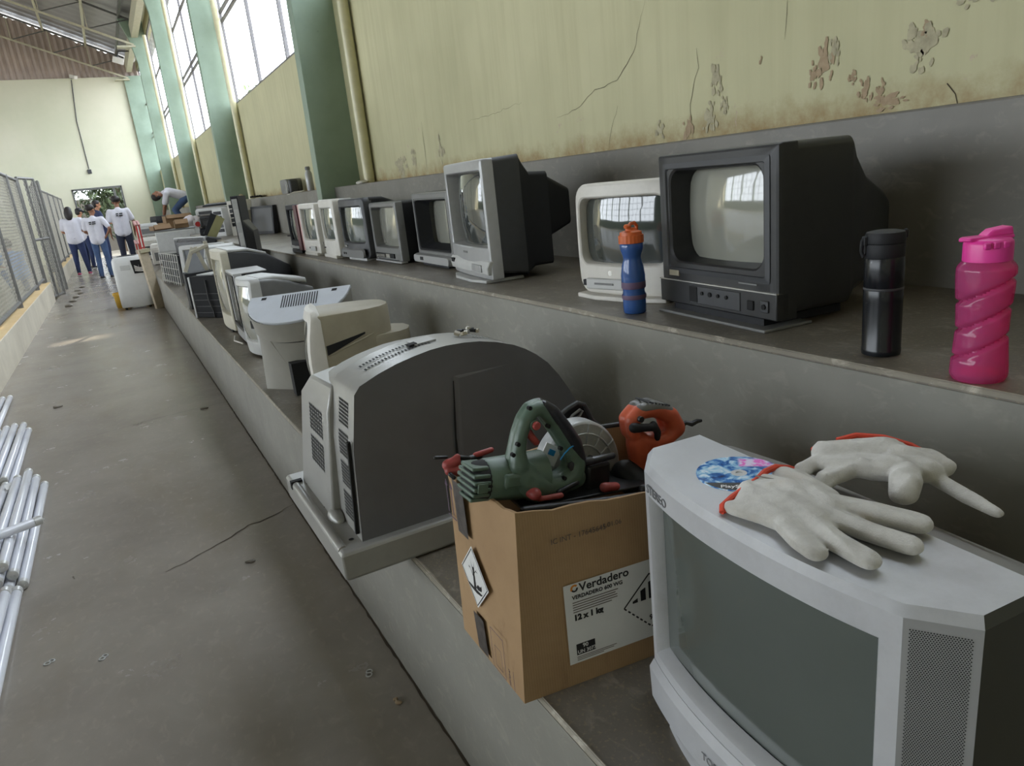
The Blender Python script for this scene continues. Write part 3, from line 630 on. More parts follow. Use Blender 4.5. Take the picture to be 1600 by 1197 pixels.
    quad('printed_tape', M_tape, G, .060, .235, .104, .335, .0008, -.05); quad('printed_tape', M_tape, G, .085, .012, .127, .085, .0008, -.12)
    d0 = Vector((.100, .165)); hx, hy = .058, .062
    MB().add([G @ Vector((d0.x + a * hx, d0.y + b * hy, .0008)) for a, b in ((1, 0), (0, 1), (-1, 0), (0, -1))], [(0, 1, 2, 3)]).build('diamond_sticker', M_label, r, smooth=0, fixn=False)
    bord = MB()
    for a, b in (((1, 0), (0, 1)), ((0, 1), (-1, 0)), ((-1, 0), (0, -1)), ((0, -1), (1, 0))):
        for k in (0,):
            bord.add([G @ Vector((d0.x + p[0] * hx * s, d0.y + p[1] * hy * s, .0012)) for p, s in ((a, .94), (b, .94), (b, .90), (a, .90))], [(0, 1, 2, 3)])
    bord.build('diamond_border', M_ink, r, smooth=0, fixn=False)
    sym = MB(); q = lambda pts: sym.add([G @ Vector((d0.x + x, d0.y + y, .0013)) for x, y in pts], [tuple(range(len(pts)))])
    q([(-.006, -.022), (.004, -.022), (.001, .02), (-.004, .02)])                                      # trunk of the dead tree
    for a, b in (((-.003, .0), (-.020, .018)), ((-.002, .006), (.014, .022)), ((-.003, .012), (-.012, .032)), ((0, .014), (.005, .034)), ((-.015, .013), (-.024, .014)), ((.008, .016), (.018, .016))):
        n_ = Vector((-(b[1] - a[1]), b[0] - a[0])).normalized() * .0013; q([(a[0] - n_.x, a[1] - n_.y), (b[0], b[1]), (a[0] + n_.x, a[1] + n_.y)])
    q([(-.036, -.022), (.030, -.022), (.022, -.027), (.004, -.030), (-.02, -.028)])                      # ground
    q([(.004, -.018), (.012, -.009), (.022, -.010), (.028, -.004), (.027, -.016), (.020, -.018), (.012, -.020)])  # fish
    sym.build('warning_symbol', M_ink, r, smooth=0, fixn=False)
    for x in (.012, .034):   # this-way-up arrows
        ar = MB(); ar.add([G @ Vector((x + a, .30 + b, .001)) for a, b in ((-.002, -.04), (.002, -.04), (.002, .012), (-.002, .012))], [(0, 1, 2, 3)]); ar.add([G @ Vector((x + a, .30 + b, .001)) for a, b in ((-.007, .012), (.007, .012), (0, .026))], [(0, 1, 2)]); ar.build('arrow_print', M_purple, r, smooth=0, fixn=False)
    quad('arrow_print', M_purple, G, .006, .252, .046, .255, .001)
    def rectline(x0, y0, x1, y1, w_=.0015):
        m = MB()
        for a in ((x0, y0, x1, y0 + w_), (x0, y1 - w_, x1, y1), (x0, y0, x0 + w_, y1), (x1 - w_, y0, x1, y1)): m.add([G @ Vector((x, y, .001)) for x, y in ((a[0], a[1]), (a[2], a[1]), (a[2], a[3]), (a[0], a[3]))], [(0, 1, 2, 3)])
        m.build('stacking_mark', M_purple, r, smooth=0, fixn=False)
    rectline(.146, .012, .196, .092); rectline(.158, .020, .184, .062, .0012)
    for k, (s, x) in enumerate((('0001903-47', .214),)): text_mesh('print', s, .0085, M_purple, r, G @ Matrix.Translation((x, .012 + .0, .001)) @ Matrix.Rotation(PI / 2, 4, 'Z'), .0001, stretch=.8)
    quad('stacking_mark', M_purple, G, .226, .01, .2275, .05, .001)
    return r
BOX = box_of_tools()
# ---------------------------------------------------------------- tools in the box
M_sawgreen = mat('dull_green_tool_plastic', S(86, 106, 92), .42, 0, .1, 30, .05, 300, dirt=.25); M_rub = mat('worn_black_rubber', S(44, 46, 54), .32, 0, .25, 60, dirt=.3)
M_red = mat('dusty_red_plastic', S(168, 70, 66), .5, 0, .15, 40, dirt=.3); M_alu = mat('cast_aluminium', S(178, 180, 180), .4, .15, .12, 50, .08, 120)
M_orange = mat('faded_orange_red_plastic', S(200, 92, 62), .45, 0, .1, 30, .04, 300, dirt=.2); M_blue = mat('blue_cord', S(40, 140, 200), .5)
M_darksteel = mat('oily_dark_steel', S(52, 52, 54), .4, .5, .2, 40)
def green_saw():
    r = thing('circular_saw', 'green circular saw with black grip on top of the tool box', 'saw', (.52, 1.0, .745))
    a, b = Vector((.407, 1.0, .832)), Vector((.545, 1.0, .804)); d = (b - a).normalized(); at = lambda t: a + (b - a) * t
    up = Vector((0, 0, 1)); sd_ = d.cross(up).normalized(); up = sd_.cross(d); R = Matrix((d, sd_, up)).transposed()
    MB().tube([at(.27), at(.30), at(.65), at(.70), at(1.05)], [.0335, .0355, .0385, .0395, .042], 28).build('motor_housing', M_sawgreen, r, world=True)
    MB().tube([at(.06), at(.10), at(.18), at(.28)], [.022, .029, .0325, .034], 24).build('end_cap', M_dark, r, world=True)
    for k in range(6):
        zz_ = -.026 + .0104 * k; hw_ = math.sqrt(.0345 ** 2 - zz_ ** 2)
        MB().box(at(.155) + up * zz_, (.030, hw_ * 2, .0066), R).build('cooling_rib', M_sawgreen, r, world=True, bevel=.002)
    MB().box(at(.15) - sd_ * 0 + Vector((0, -.0345, -.002)), (.018, .003, .016), R).build('rating_plate', M_sawgreen, r, world=True, bevel=.001)
    MB().box(at(.62) + up * .006 + Vector((0, -.036, 0)), (.058, .012, .026), R).build('side_boss', M_sawgreen, r, world=True, bevel=.006)
    H = [(.500, .840), (.503, .865), (.511, .892), (.523, .914), (.538, .928), (.553, .929), (.566, .914), (.584, .884), (.603, .848), (.612, .815), (.604, .793), (.578, .785), (.548, .788), (.520, .806)]
    Rh = [.019, .013, .0115, .0115, .012, .013, .014, .015, .0155, .018, .019, .018, .020, .024]
    hb = MB()
    for y in (.975, .990): hb.chain([Vector((x, y, z)) for x, z in H], Rh)
    hb.cap((.505, .985, .82), (.535, .985, .79), .032, .030).cap((.54, .985, .775), (.61, .98, .785), .018, .020)
    hb.build('handle', M_sawgreen, r, world=True, voxel=.003, relax=4)
    gp = MB()
    for y in (.972, .990): gp.chain([Vector((x + .005, y, z + .003)) for x, z in H[5:10]], [.010, .0135, .015, .0155, .013])
    gp.build('rubber_grip', M_rub, r, world=True, voxel=.003, relax=3)
    MB().lathe([(.0072, .0), (.0072, -.004), (.0055, -.006)], (.533, .9625, .906), 16, 'Y').build('lock_button', M_red, r, world=True)
    MB().lathe([(.0095, .004), (.0095, -.002)], (.533, .9635, .906), 16, 'Y').build('button_collar', M_sawgreen, r, world=True)
    MB().chain([(.524, .978, .898), (.530, .976, .884), (.538, .976, .872)], [.006, .0065, .006]).build('trigger', M_red, r, world=True, smooth=60)
    for x, z in ((.486, .868), (.525, .938), (.556, .899), (.576, .854), (.578, .799), (.497, .883)): MB().lathe([(.0036, .006), (.0036, -.001)], (x, .9605, z), 12, 'Y').build('screw_hole', M_dark, r, world=True)
    # blade guard: cast half disc behind the handle
    c = Vector((.655, 1.045, .765)); n = 30
    rim = [c + Vector((.086 * math.cos(t), 0, .098 * math.sin(t))) for t in [-.25 + (PI + .35) * i / n for i in range(n + 1)]]
    MB().prism([tuple(p) for p in rim], (0, -.020, 0), (0, .018, 0)).build('blade_guard', M_alu, r, world=True, bevel=.005)
    for rr_ in (.068, .048): MB().tube([c + Vector((rr_ * math.cos(t), -.021, rr_ * 1.1 * math.sin(t))) for t in [.15 + (PI - .3) * i / 14 for i in range(15)]], .002, 6).build('guard_ridge', M_alu, r, world=True)
    for t in (.5, .9, 1.3): MB().tube([c + Vector((.05 * math.cos(t), -.021, .055 * math.sin(t))), c + Vector((.083 * math.cos(t), -.021, .093 * math.sin(t)))], .0018, 6).build('guard_ridge', M_alu, r, world=True)
    MB().lathe([(.006, .004), (.006, -.003)], (.672, 1.02, .79), 10, 'Y').build('guard_screw', M_dark, r, world=True)
    MB().chain([(.606, .972, .815), (.640, .968, .811), (.684, .968, .808)], [.010, .0075, .006]).build('cable_sleeve', M_rub, r, world=True, smooth=60)
    MB().lathe([(.014, .0), (.0145, -.008), (.010, -.010)], (.606, .972, .813), 16, 'Y').build('cable_boot', M_rub, r, world=True)
    MB().tube([(.571, .958, .836), (.578, .955, .846), (.590, .957, .852), (.608, .962, .853)], .0013, 6).build('blue_cord', M_blue, r, world=True)
    MB().box((.588, 1.02, .822), (.035, .003, .035), Euler((0, .6, 0))).build('torn_label', M_label, r, world=True); MB().box((.590, 1.017, .826), (.012, .003, .010), Euler((0, .6, 0))).build('blue_mark', M_blue, r, world=True)
    MB().box((.62, 1.0, .756), (.25, .10, .006), Euler((.0, .10, -.08))).build('base_plate', M_darksteel, r, world=True, bevel=.002)
    MB().cap((.513, .952, .794), (.513, .965, .794), .0115).cap((.518, .950, .784), (.560, .948, .778), .0045, .0055).build('depth_lever', M_red, r, world=True, voxel=.0022, relax=3)
    MB().cap((.56, .955, .782), (.60, .96, .785), .004, .005).build('lever_shaft', M_darksteel, r, world=True, smooth=60)
    MB().cap((.650, .950, .764), (.674, .950, .758), .009, .0075).build('wing_nut', M_red, r, world=True, smooth=60)
    MB().box((.655, .985, .775), (.05, .03, .05), Euler((0, .1, 0))).build('gear_case', M_darksteel, r, world=True, bevel=.006)
green_saw()
def orange_tool():
    r = thing('jigsaw', 'orange and black corded saw standing behind the green one in the box', 'saw', (.80, 1.0, .72))
    H = [(.752, .825), (.750, .850), (.768, .862), (.805, .858), (.838, .838), (.850, .810), (.830, .795), (.788, .797), (.764, .808)]
    b = MB()
    for y in (.992, 1.012): b.chain([Vector((x, y, z)) for x, z in H], [.013, .0135, .014, .0145, .017, .019, .014, .013, .014])
    b.cap((.764, 1.0, .805), (.772, 1.0, .74), .022, .022).cap((.80, 1.0, .79), (.785, 1.0, .73), .022, .022).build('body', M_orange, r, world=True, voxel=.003, relax=4)
    gp = MB()
    for y in (.990, 1.012): gp.chain([Vector((.771, y, .868)), Vector((.80, y, .866)), Vector((.832, y, .849))], [.0115, .012, .0115])
    gp.build('top_grip', M_grey, r, world=True, voxel=.003, relax=3)
    for k in range(7): MB().tube([(.782 + .0075 * k, .979, .880 - .0028 * k), (.782 + .0075 * k, 1.02, .880 - .0028 * k)], .0017, 6).build('grip_rib', M_dkgrey, r, world=True)
    MB().chain([(.742, .978, .842), (.760, .976, .838), (.786, .976, .832)], [.010, .008, .0075]).chain([(.786, .978, .836), (.797, .98, .818), (.797, .982, .806)], [.008, .007, .006]).build('trigger', M_blackm, r, world=True, voxel=.0025, relax=3)
    MB().lathe([(.0055, .004), (.0055, -.003)], (.757, .976, .855), 12, 'Y').build('lock_button', M_black, r, world=True)
    MB().cap((.775, .972, .775), (.785, .972, .765), .012, .012).build('logo_plate', M_red, r, world=True, smooth=60)
    MB().tube([(.868, 1.0, .805), (.878, .995, .812), (.888, .99, .808), (.898, .985, .813), (.908, .985, .811)], [.006, .0045, .0055, .0045, .003], 8).build('cord_end', M_black, r, world=True)
orange_tool()
def black_guard():
    r = thing('grinder_guard', 'black metal tool bracket with a slotted loop poking out of the box', 'tool', (.70, 1.1, .72))
    MB().tube([(.655, 1.10, .852), (.68, 1.10, .864), (.704, 1.10, .871), (.720, 1.10, .863), (.735, 1.10, .828), (.752, 1.10, .812)], .0045, 8).build('loop', M_dkgrey, r, world=True)
    MB().tube([(.680, 1.092, .846), (.686, 1.092, .852), (.704, 1.092, .859), (.709, 1.092, .855), (.703, 1.092, .847), (.686, 1.092, .841), (.680, 1.092, .846)], .0028, 8).build('slot', M_grey, r, world=True)
    MB().prism([(.655, 0, .850), (.704, 0, .869), (.722, 0, .858), (.745, 0, .80), (.74, 0, .74), (.66, 0, .74)], (0, 1.101, 0), (0, 1.105, 0)).build('plate', M_blackm, r, world=True)
    MB().cap((.690, 1.075, .826), (.765, 1.04, .828), .004, .005).build('arm', M_black, r, world=True, smooth=60)
black_guard()
def black_case():
    r = thing('power_drill', 'black power tool body with mesh vent lying deep in the box', 'tool', (.745, .965, .70))
    MB().cap((.735, 1.0, .745), (.765, .955, .70), .030, .028).cap((.75, .95, .72), (.79, .92, .69), .026, .028).build('body', M_blackm, r, world=True, voxel=.004, relax=4)
    m = MB()
    for i in range(5):
        for s in (1, -1): m.tube([(.742 + .004 * i, .938, .762 - .006 * i), (.742 + .004 * i + s * .01, .936, .745 - .006 * i)], .0008, 4)
    m.build('vent_mesh', M_chrome, r, world=True)
black_case()
def carburettor():
    r = thing('red_tool_head', 'rusty red tool head resting on the far left corner of the box', 'tool', (.44, 1.12, .80))
    MB().cap((.432, 1.115, .818), (.445, 1.11, .822), .011, .010).cap((.430, 1.11, .808), (.448, 1.105, .806), .008, .009).cap((.44, 1.11, .825), (.45, 1.11, .83), .006).build('body', M_red, r, world=True, voxel=.0022, relax=2)
    for a, b, q in (((.412, 1.12, .836), (.432, 1.118, .832), .0032), ((.45, 1.115, .828), (.472, 1.112, .82), .0045), ((.455, 1.12, .815), (.498, 1.12, .815), .006), ((.428, 1.10, .806), (.432, 1.095, .80), .004), ((.45, 1.11, .81), (.46, 1.10, .80), .005)): MB().cap(a, b, q).build('rod', M_darksteel, r, world=True, smooth=60)
    MB().cap((.49, 1.12, .818), (.52, 1.115, .822), .006, .005).build('hose', M_red, r, world=True, smooth=60)
carburettor()
def scrap(label, pts, rad, m, name='tool_part'):
    o = MB().chain([Vector(p) for p in pts], [rad] * len(pts)).build(name, m, voxel=.003, relax=3); tag(o, label, 'tool', 'loose tool parts filling the box'); return o
scrap('dark steel bar lying along the front rim inside the box', [(.475, .925, .788), (.60, .915, .765), (.72, .895, .750)], .007, M_darksteel)
scrap('dark tool casing filling the middle of the box', [(.52, 1.0, .64), (.62, 1.0, .63), (.72, 1.0, .63)], .05, M_blackm)
scrap('dark tool casing buried at the box bottom by the back panel', [(.50, 1.09, .56), (.62, 1.09, .56), (.75, 1.08, .56)], .028, M_blackm)
scrap('blue-grey saw blade edge between the red wing nut and television', [(.70, .905, .760), (.75, .895, .758)], .010, M_darksteel)

# ---------------------------------------------------------------- compact disc and gloves on the near television
ZT = Z1 + .425
def disc_art():
    m, nt, b, vec = basemat('disc_printed_art')
    n1 = noise(nt, vec, 55, 4, .55, .8); c = ramp(nt, n1, [(.30, S(22, 36, 92)), (.45, S(58, 118, 190)), (.55, S(160, 206, 234)), (.66, S(232, 240, 248)), (.8, S(120, 96, 180))])
    sep = nt.new('ShaderNodeSeparateXYZ'); nt.link(vec, sep.inputs[0])
    top = ramp(nt, sep.outputs[1], [(.0, (0, 0, 0, 1)), (.02, (0, 0, 0, 1)), (.0215, (1, 1, 1, 1)), (.046, (1, 1, 1, 1)), (.048, (0, 0, 0, 1))])
    ix = ramp(nt, sep.outputs[0], [(0, (0, 0, 0, 1)), (.001, (1, 1, 1, 1)), (.04, (1, 1, 1, 1)), (.045, (0, 0, 0, 1))])
    mm = nt.new('ShaderNodeMath', operation='MULTIPLY'); nt.link(top, mm.inputs[0]); nt.link(ix, mm.inputs[1])
    title = ramp(nt, noise(nt, vec, 90, 2), [(.42, S(238, 120, 210)), (.55, S(226, 214, 240))]); c = mixc(nt, mm.outputs[0], c, title)
    nt.link(c, b.inputs['Base Color']); b.inputs['Roughness'].default_value = .16; b.inputs['Coat Weight'].default_value = .6; return m
def disc():
    P = Vector((.663, .650, ZT)); r = thing('compact_disc', 'blue and white printed game disc beside the red glove cuff', 'disc', (P.x, P.y, P.z), math.radians(-42))
    m = MB(); n = 56; R0, R1 = .0075, .056
    m.loft([[(q * math.cos(2 * PI * k / n), q * math.sin(2 * PI * k / n), z) for k in range(n)] for q, z in ((R1, 0), (R1, .0012), (.0105, .0012))], False, False).build('printed_face', disc_art(), r, smooth=30)
    m = MB(); m.loft([[(q * math.cos(2 * PI * k / n), q * math.sin(2 * PI * k / n), z) for k in range(n)] for q, z in ((.0105, .00125), (R0 * .6, .00125), (R0 * .6, 0))], False, False).build('hub_ring', M_light, r, smooth=30)
    blk = MB(); pts = [(R1 * .985 * math.cos(t), R1 * .985 * math.sin(t), .0014) for t in [math.radians(215 + 110 * i / 16) for i in range(17)]]; blk.add(pts, [tuple(range(17))]).build('black_band', M_ink, r, smooth=0, fixn=False)
    text_mesh('print', 'PlayStation', .0115, M_label, r, Matrix.Translation((-.026, -.047, .0016)), .0001, bold=.0001)
    return r
disc()
def suede():
    m, nt, b, vec = basemat('dirty_white_suede')
    a = noise(nt, vec, 28, 6, .65); c = mixc(nt, ramp(nt, a, [(.3, (0, 0, 0, 1)), (.7, (1, 1, 1, 1))]), S(164, 160, 152), S(200, 197, 190))
    k = noise(nt, vec, 14, 5); c = mixc(nt, ramp(nt, k, [(.6, (0, 0, 0, 1)), (.74, (.5, .5, .5, 1))]), c, S(150, 128, 100))
    nt.link(c, b.inputs['Base Color']); b.inputs['Roughness'].default_value = .9; b.inputs['Sheen Weight'].default_value = .4
    bump(nt, b, noise(nt, vec, 420, 5, .7), .5, .0025); return m
M_suede = suede(); M_cuff = mat('red_cuff_binding', S(214, 72, 46), .75, 0, .12, 60, .3, 300); M_seam = mat('seam_thread', S(120, 116, 108), .8)
def flat(m, s0, base, k):
    for i in range(s0, len(m.v)): m.v[i].z = base + (m.v[i].z - base) * k
def glove_flat():
    r = thing('work_glove', 'white suede glove lying flat with fingers spread, red cuff at the disc', 'glove', (.64, .50, ZT)); z = ZT
    m = MB(); c = z + .0165
    # fingers: knuckle -> tip, unequal
    F = [([(.582, .500, c), (.567, .468, c), (.560, .445, c)], [.0155, .0150, .0135]),
         ([(.602, .490, c + .003), (.591, .438, c + .001), (.586, .404, c)], [.016, .0155, .0138]),
         ([(.628, .488, c + .004), (.634, .435, c + .002), (.640, .396, c)], [.0165, .016, .014]),
         ([(.652, .498, c + .005), (.670, .452, c + .004), (.686, .416, c + .001)], [.018, .0175, .015])]
    for p, q in F: m.chain([Vector(a) for a in p], q)
    for a, b, ra, rb in (((.590, .495, c), (.586, .535, c), .018, .018), ((.612, .49, c + .003), (.616, .54, c + .004), .022, .022), ((.640, .495, c + .003), (.650, .55, c + .004), .023, .024), ((.586, .535, c), (.576, .572, c - .004), .018, .014),
                         ((.612, .535, c + .004), (.608, .578, c - .001), .023, .018), ((.645, .545, c + .004), (.646, .586, c + .001), .025, .018), ((.668, .54, c + .002), (.682, .592, c), .020, .016), ((.668, .515, c + .001), (.694, .578, c - .002), .016, .014)): m.cap(a, b, ra, rb)
    m.ell((.632, .545, c + .002), (.062, .062, .022))
    flat(m, 0, z, .66)
    for i, p in enumerate(m.v): m.v[i].z += .0026 * math.sin(p.x * 210 + p.y * 90) * math.sin(p.y * 160 + p.x * 60) if p.z > z + .012 else 0
    m.build('leather_body', M_suede, r, world=True, voxel=.0026, relax=6)
    cf = [(.562, .578, z + .004), (.567, .583, z + .009), (.585, .586, z + .013), (.610, .589, z + .016), (.636, .594, z + .018), (.660, .603, z + .019), (.684, .607, z + .017), (.704, .602, z + .011), (.714, .594, z + .006)]
    MB().tube(cf, .0042, 8).build('red_cuff', M_cuff, r, world=True)
    MB().tube([(.562, .579, z + .004), (.59, .582, z + .0035), (.63, .587, z + .0035), (.712, .594, z + .004)], .003, 8).build('red_cuff', M_cuff, r, world=True)
    for pts in ([(.597, .58, z + .0185), (.602, .55, z + .0205), (.602, .515, z + .0205), (.592, .495, z + .0195)], [(.635, .595, z + .0235), (.645, .56, z + .0255), (.652, .53, z + .0245)]): MB().tube(pts, .0009, 5).build('stitched_seam', M_seam, r, world=True)
    text_mesh('ink_stamp', 'P', .022, M_seam, r, Matrix.Translation(-r.location) @ Matrix.Translation((.628, .53, z + .0245)) @ Matrix.Rotation(math.radians(-60), 4, 'Z'), .0003)
glove_flat()
def glove_curled():
    r = thing('work_glove', 'crumpled white leather glove with curled fingers behind the flat one', 'glove', (.79, .52, ZT)); z = ZT - .003
    m = MB(); c = z + .020
    m.cap((.775, .60, c + .012), (.82, .55, c + .020), .024, .026).cap((.755, .58, c + .006), (.785, .52, c + .014), .020, .024).cap((.82, .58, c + .008), (.845, .51, c + .008), .022, .022).cap((.775, .54, c + .010), (.81, .495, c + .010), .024, .023).cap((.815, .53, c + .016), (.835, .49, c + .008), .024, .019)
    m.chain([Vector(p) for p in ((.768, .595, c + .008), (.730, .602, c), (.706, .594, c - .006))], [.016, .014, .011])
    m.chain([Vector(p) for p in ((.770, .555, c + .010), (.725, .562, c + .002), (.698, .556, c - .006))], [.018, .0155, .012])
    m.chain([Vector(p) for p in ((.785, .502, c + .020), (.762, .486, c + .016), (.750, .480, c - .002), (.754, .486, c - .010))], [.017, .019, .017, .014])
    m.chain([Vector(p) for p in ((.815, .478, c - .004), (.80, .435, c - .008), (.790, .398, c - .010))], [.012, .0105, .008])
    flat(m, 0, z, .66)
    for p in m.v: p.x -= .008; p.y -= .010
    for i, p in enumerate(m.v): m.v[i].z += .0035 * math.sin(p.x * 150 + p.y * 120) * math.sin(p.y * 140 - p.x * 80) if p.z > z + .012 else 0
    m.build('leather_body', M_suede, r, world=True, voxel=.0026, relax=5)
    MB().tube([(.80, .605, c + .006), (.822, .592, c + .011), (.842, .565, c + .010), (.854, .535, c + .004), (.856, .508, c - .004)], .004, 8).build('red_cuff', M_cuff, r, world=True)
    MB().tube([(.772, .614, c), (.762, .612, c + .001), (.768, .607, c + .003)], .004, 8).build('red_cuff', M_cuff, r, world=True)
glove_curled()

# ---------------------------------------------------------------- bottles on the upper step
def pink_bottle():
    r = thing('sports_bottle', 'pink translucent squeeze bottle with spiral grooves and flip lid', 'bottle', (1.15, .617, Z2)); 
    M_pk = glassy('pink_translucent_plastic', S(244, 110, 178), .12, .68); M_lid = mat('hot_pink_lid', S(232, 62, 158), .35, 0, .04, 20)
    H_ = .188; n = 48; nz = 60
    def rad(t, u):
        z = u * H_; R = .038 + .002 * math.cos(u * 7)
        if u < .04: R *= .9 + .1 * (u / .04)
        if u > .93: R *= 1 - .22 * ((u - .93) / .07) ** 1.5
        if .17 < u < .87:
            for s0 in range(3):
                ph = (u - .17) / .7 * 3.0 - s0 - .5; d = ph - .42 * math.sin(t + 2.16); R -= .0068 * math.exp(-(d / .07) ** 2)
            ph = (u - .17) / .7 * 3.0; R -= .0022 * max(0, math.sin(2 * PI * (ph + .2 * math.sin(t + 2.16)) + .8)) * max(0, math.sin(t * 2 + 1))
        return R
    m = MB(); rings = []
    for j in range(nz + 1):
        u = j / nz; rings.append([(rad(2 * PI * k / n, u) * math.cos(2 * PI * k / n), rad(2 * PI * k / n, u) * math.sin(2 * PI * k / n), u * H_) for k in range(n)])
    m.loft(rings, True, False).build('bottle_body', M_pk, r, smooth=60)
    MB().lathe([(.024, .006), (.030, .010), (.030, .011), (.012, .018), (.001, .019)], n=32).build('punt', M_pk, r, smooth=60)
    MB().lathe([(.0315, .186), (.033, .187), (.033, .212), (.032, .216), (.028, .220), (.012, .222)], n=36).build('screw_cap', M_lid, r, smooth=40)
    MB().prism([(.030, -.014, 0), (.030, .014, 0), (-.035, .012, 0), (-.046, 0, 0), (-.035, -.012, 0)], (0, 0, .218), (0, 0, .224)).build('flip_lever', M_lid, r, bevel=.002)
    MB().loft([[(.03, -.013, .222), (.03, .013, .222), (-.012, .012, .223), (-.012, -.012, .223)], [(.028, -.012, .236), (.028, .012, .236), (0, .011, .233), (0, -.011, .233)]]).build('spout_cover', M_lid, r, bevel=.003)
    for x in (-.022, -.008, .006): MB().box((x, -.031, .212), (.010, .006, .010)).build('hinge_clip', M_lid, r, bevel=.002)
    r.rotation_euler = (0, 0, math.radians(-28))
pink_bottle()
def thermos():
    r = thing('vacuum_flask', 'glossy black scuffed vacuum flask with flip-top lid', 'flask', (1.187, .81, Z2), math.radians(-35))
    m_, nt, b, vec = basemat('scuffed_glossy_black_metal')
    k = noise(nt, mapped(nt, vec, (1, 1, .6)), 55, 8, .8, .5); c = mixc(nt, ramp(nt, k, [(.66, (0, 0, 0, 1)), (.69, (1, 1, 1, 1))]), S(22, 24, 28), S(150, 150, 152)); nt.link(c, b.inputs['Base Color']); b.inputs['Roughness'].default_value = .24; b.inputs['Specular IOR Level'].default_value = .35
    MB().lathe([(.028, 0), (.0325, .002), (.033, .006), (.033, .012), (.0325, .013), (.0325, .1), (.0325, .1215), (.0318, .123), (.0325, .1245), (.0325, .176), (.031, .179)], n=36).build('steel_body', m_, r, smooth=40)
    MB().lathe([(.0326, .1205), (.0332, .122), (.0332, .1232), (.0326, .1248)], n=36, cap=False).build('worn_ring', M_dkgrey, r, smooth=60)
    MB().lathe([(.0318, .178), (.0325, .180), (.0325, .200), (.0318, .202)], n=36).build('lid_collar', M_blackm, r, smooth=40)
    MB().lathe([(.0322, .2028), (.0328, .205), (.0328, .216), (.031, .2215), (.02, .224), (.001, .2245)], n=36).build('flip_lid', M_blackm, r, smooth=40)
    MB().cap((.034, 0, .212), (.034, 0, .2195), .0045).build('lid_hinge', M_blackm, r, smooth=60)
    MB().tube([(-.034, 0, .215), (-.039, 0, .208), (-.040, 0, .19), (-.037, 0, .181), (-.034, 0, .186), (-.034, 0, .205)], .0032, 8).build('lock_loop', M_blackm, r)
    MB().box((-.034, 0, .208), (.008, .014, .016)).build('latch', M_blackm, r, bevel=.002)
thermos()
def blue_bottle():
    r = thing('water_bottle', 'blue translucent water bottle with orange screw cap', 'bottle', (1.172, 1.51, Z2), math.radians(20))
    M_bl = glassy('blue_translucent_plastic', S(70, 112, 184), .14, .4); M_oc = mat('orange_cap', S(208, 100, 44), .45, 0, .05, 20); M_lb = mat('faded_red_print', S(104, 84, 112), .5)
    MB().lathe([(.026, 0), (.030, .003), (.0305, .02), (.030, .05), (.0285, .06), (.031, .075), (.0315, .10), (.029, .118), (.028, .125), (.0235, .142), (.024, .150), (.028, .162), (.030, .17), (.030, .182), (.028, .185)], n=36, cap=True).build('bottle_body', M_bl, r, smooth=60)
    M_fill = mat('blue_bottle_core', S(48, 70, 112), .3); MB().lathe([(.024, .004), (.027, .01), (.027, .05), (.0265, .095), (.0255, .12), (.021, .142), (.022, .15), (.026, .166)], n=28).build('drink_inside', M_fill, r, smooth=60)
    for z, h_ in ((.038, .012), (.066, .018)): 
        MB().lathe([(.0309, z), (.0322, z + .004), (.0318, z + h_)], n=36, cap=False).build('printed_band', M_lb, r, smooth=60)
    n = 40; rg = []
    for z, a in ((.184, 1), (.204, 1)): rg.append([((.0318 + (.0008 if k % 2 else 0)) * math.cos(2 * PI * k / n), (.0318 + (.0008 if k % 2 else 0)) * math.sin(2 * PI * k / n), z) for k in range(n)])
    MB().loft(rg).build('screw_cap', M_oc, r, smooth=0)
    MB().lathe([(.029, .204), (.028, .212), (.014, .216), (.012, .222), (.002, .223)], n=28).build('cap_dome', M_oc, r, smooth=40)
    MB().tube([(.029, 0, .208), (.03, 0, .224), (.02, 0, .233), (.0, 0, .232), (-.010, 0, .226), (-.016, 0, .224)], .0045, 8).build('carry_loop', M_oc, r)
    MB().lathe([(.009, .222), (.010, .228), (.007, .232)], (-.014, 0, 0), 16).build('spout', M_oc, r)
blue_bottle()
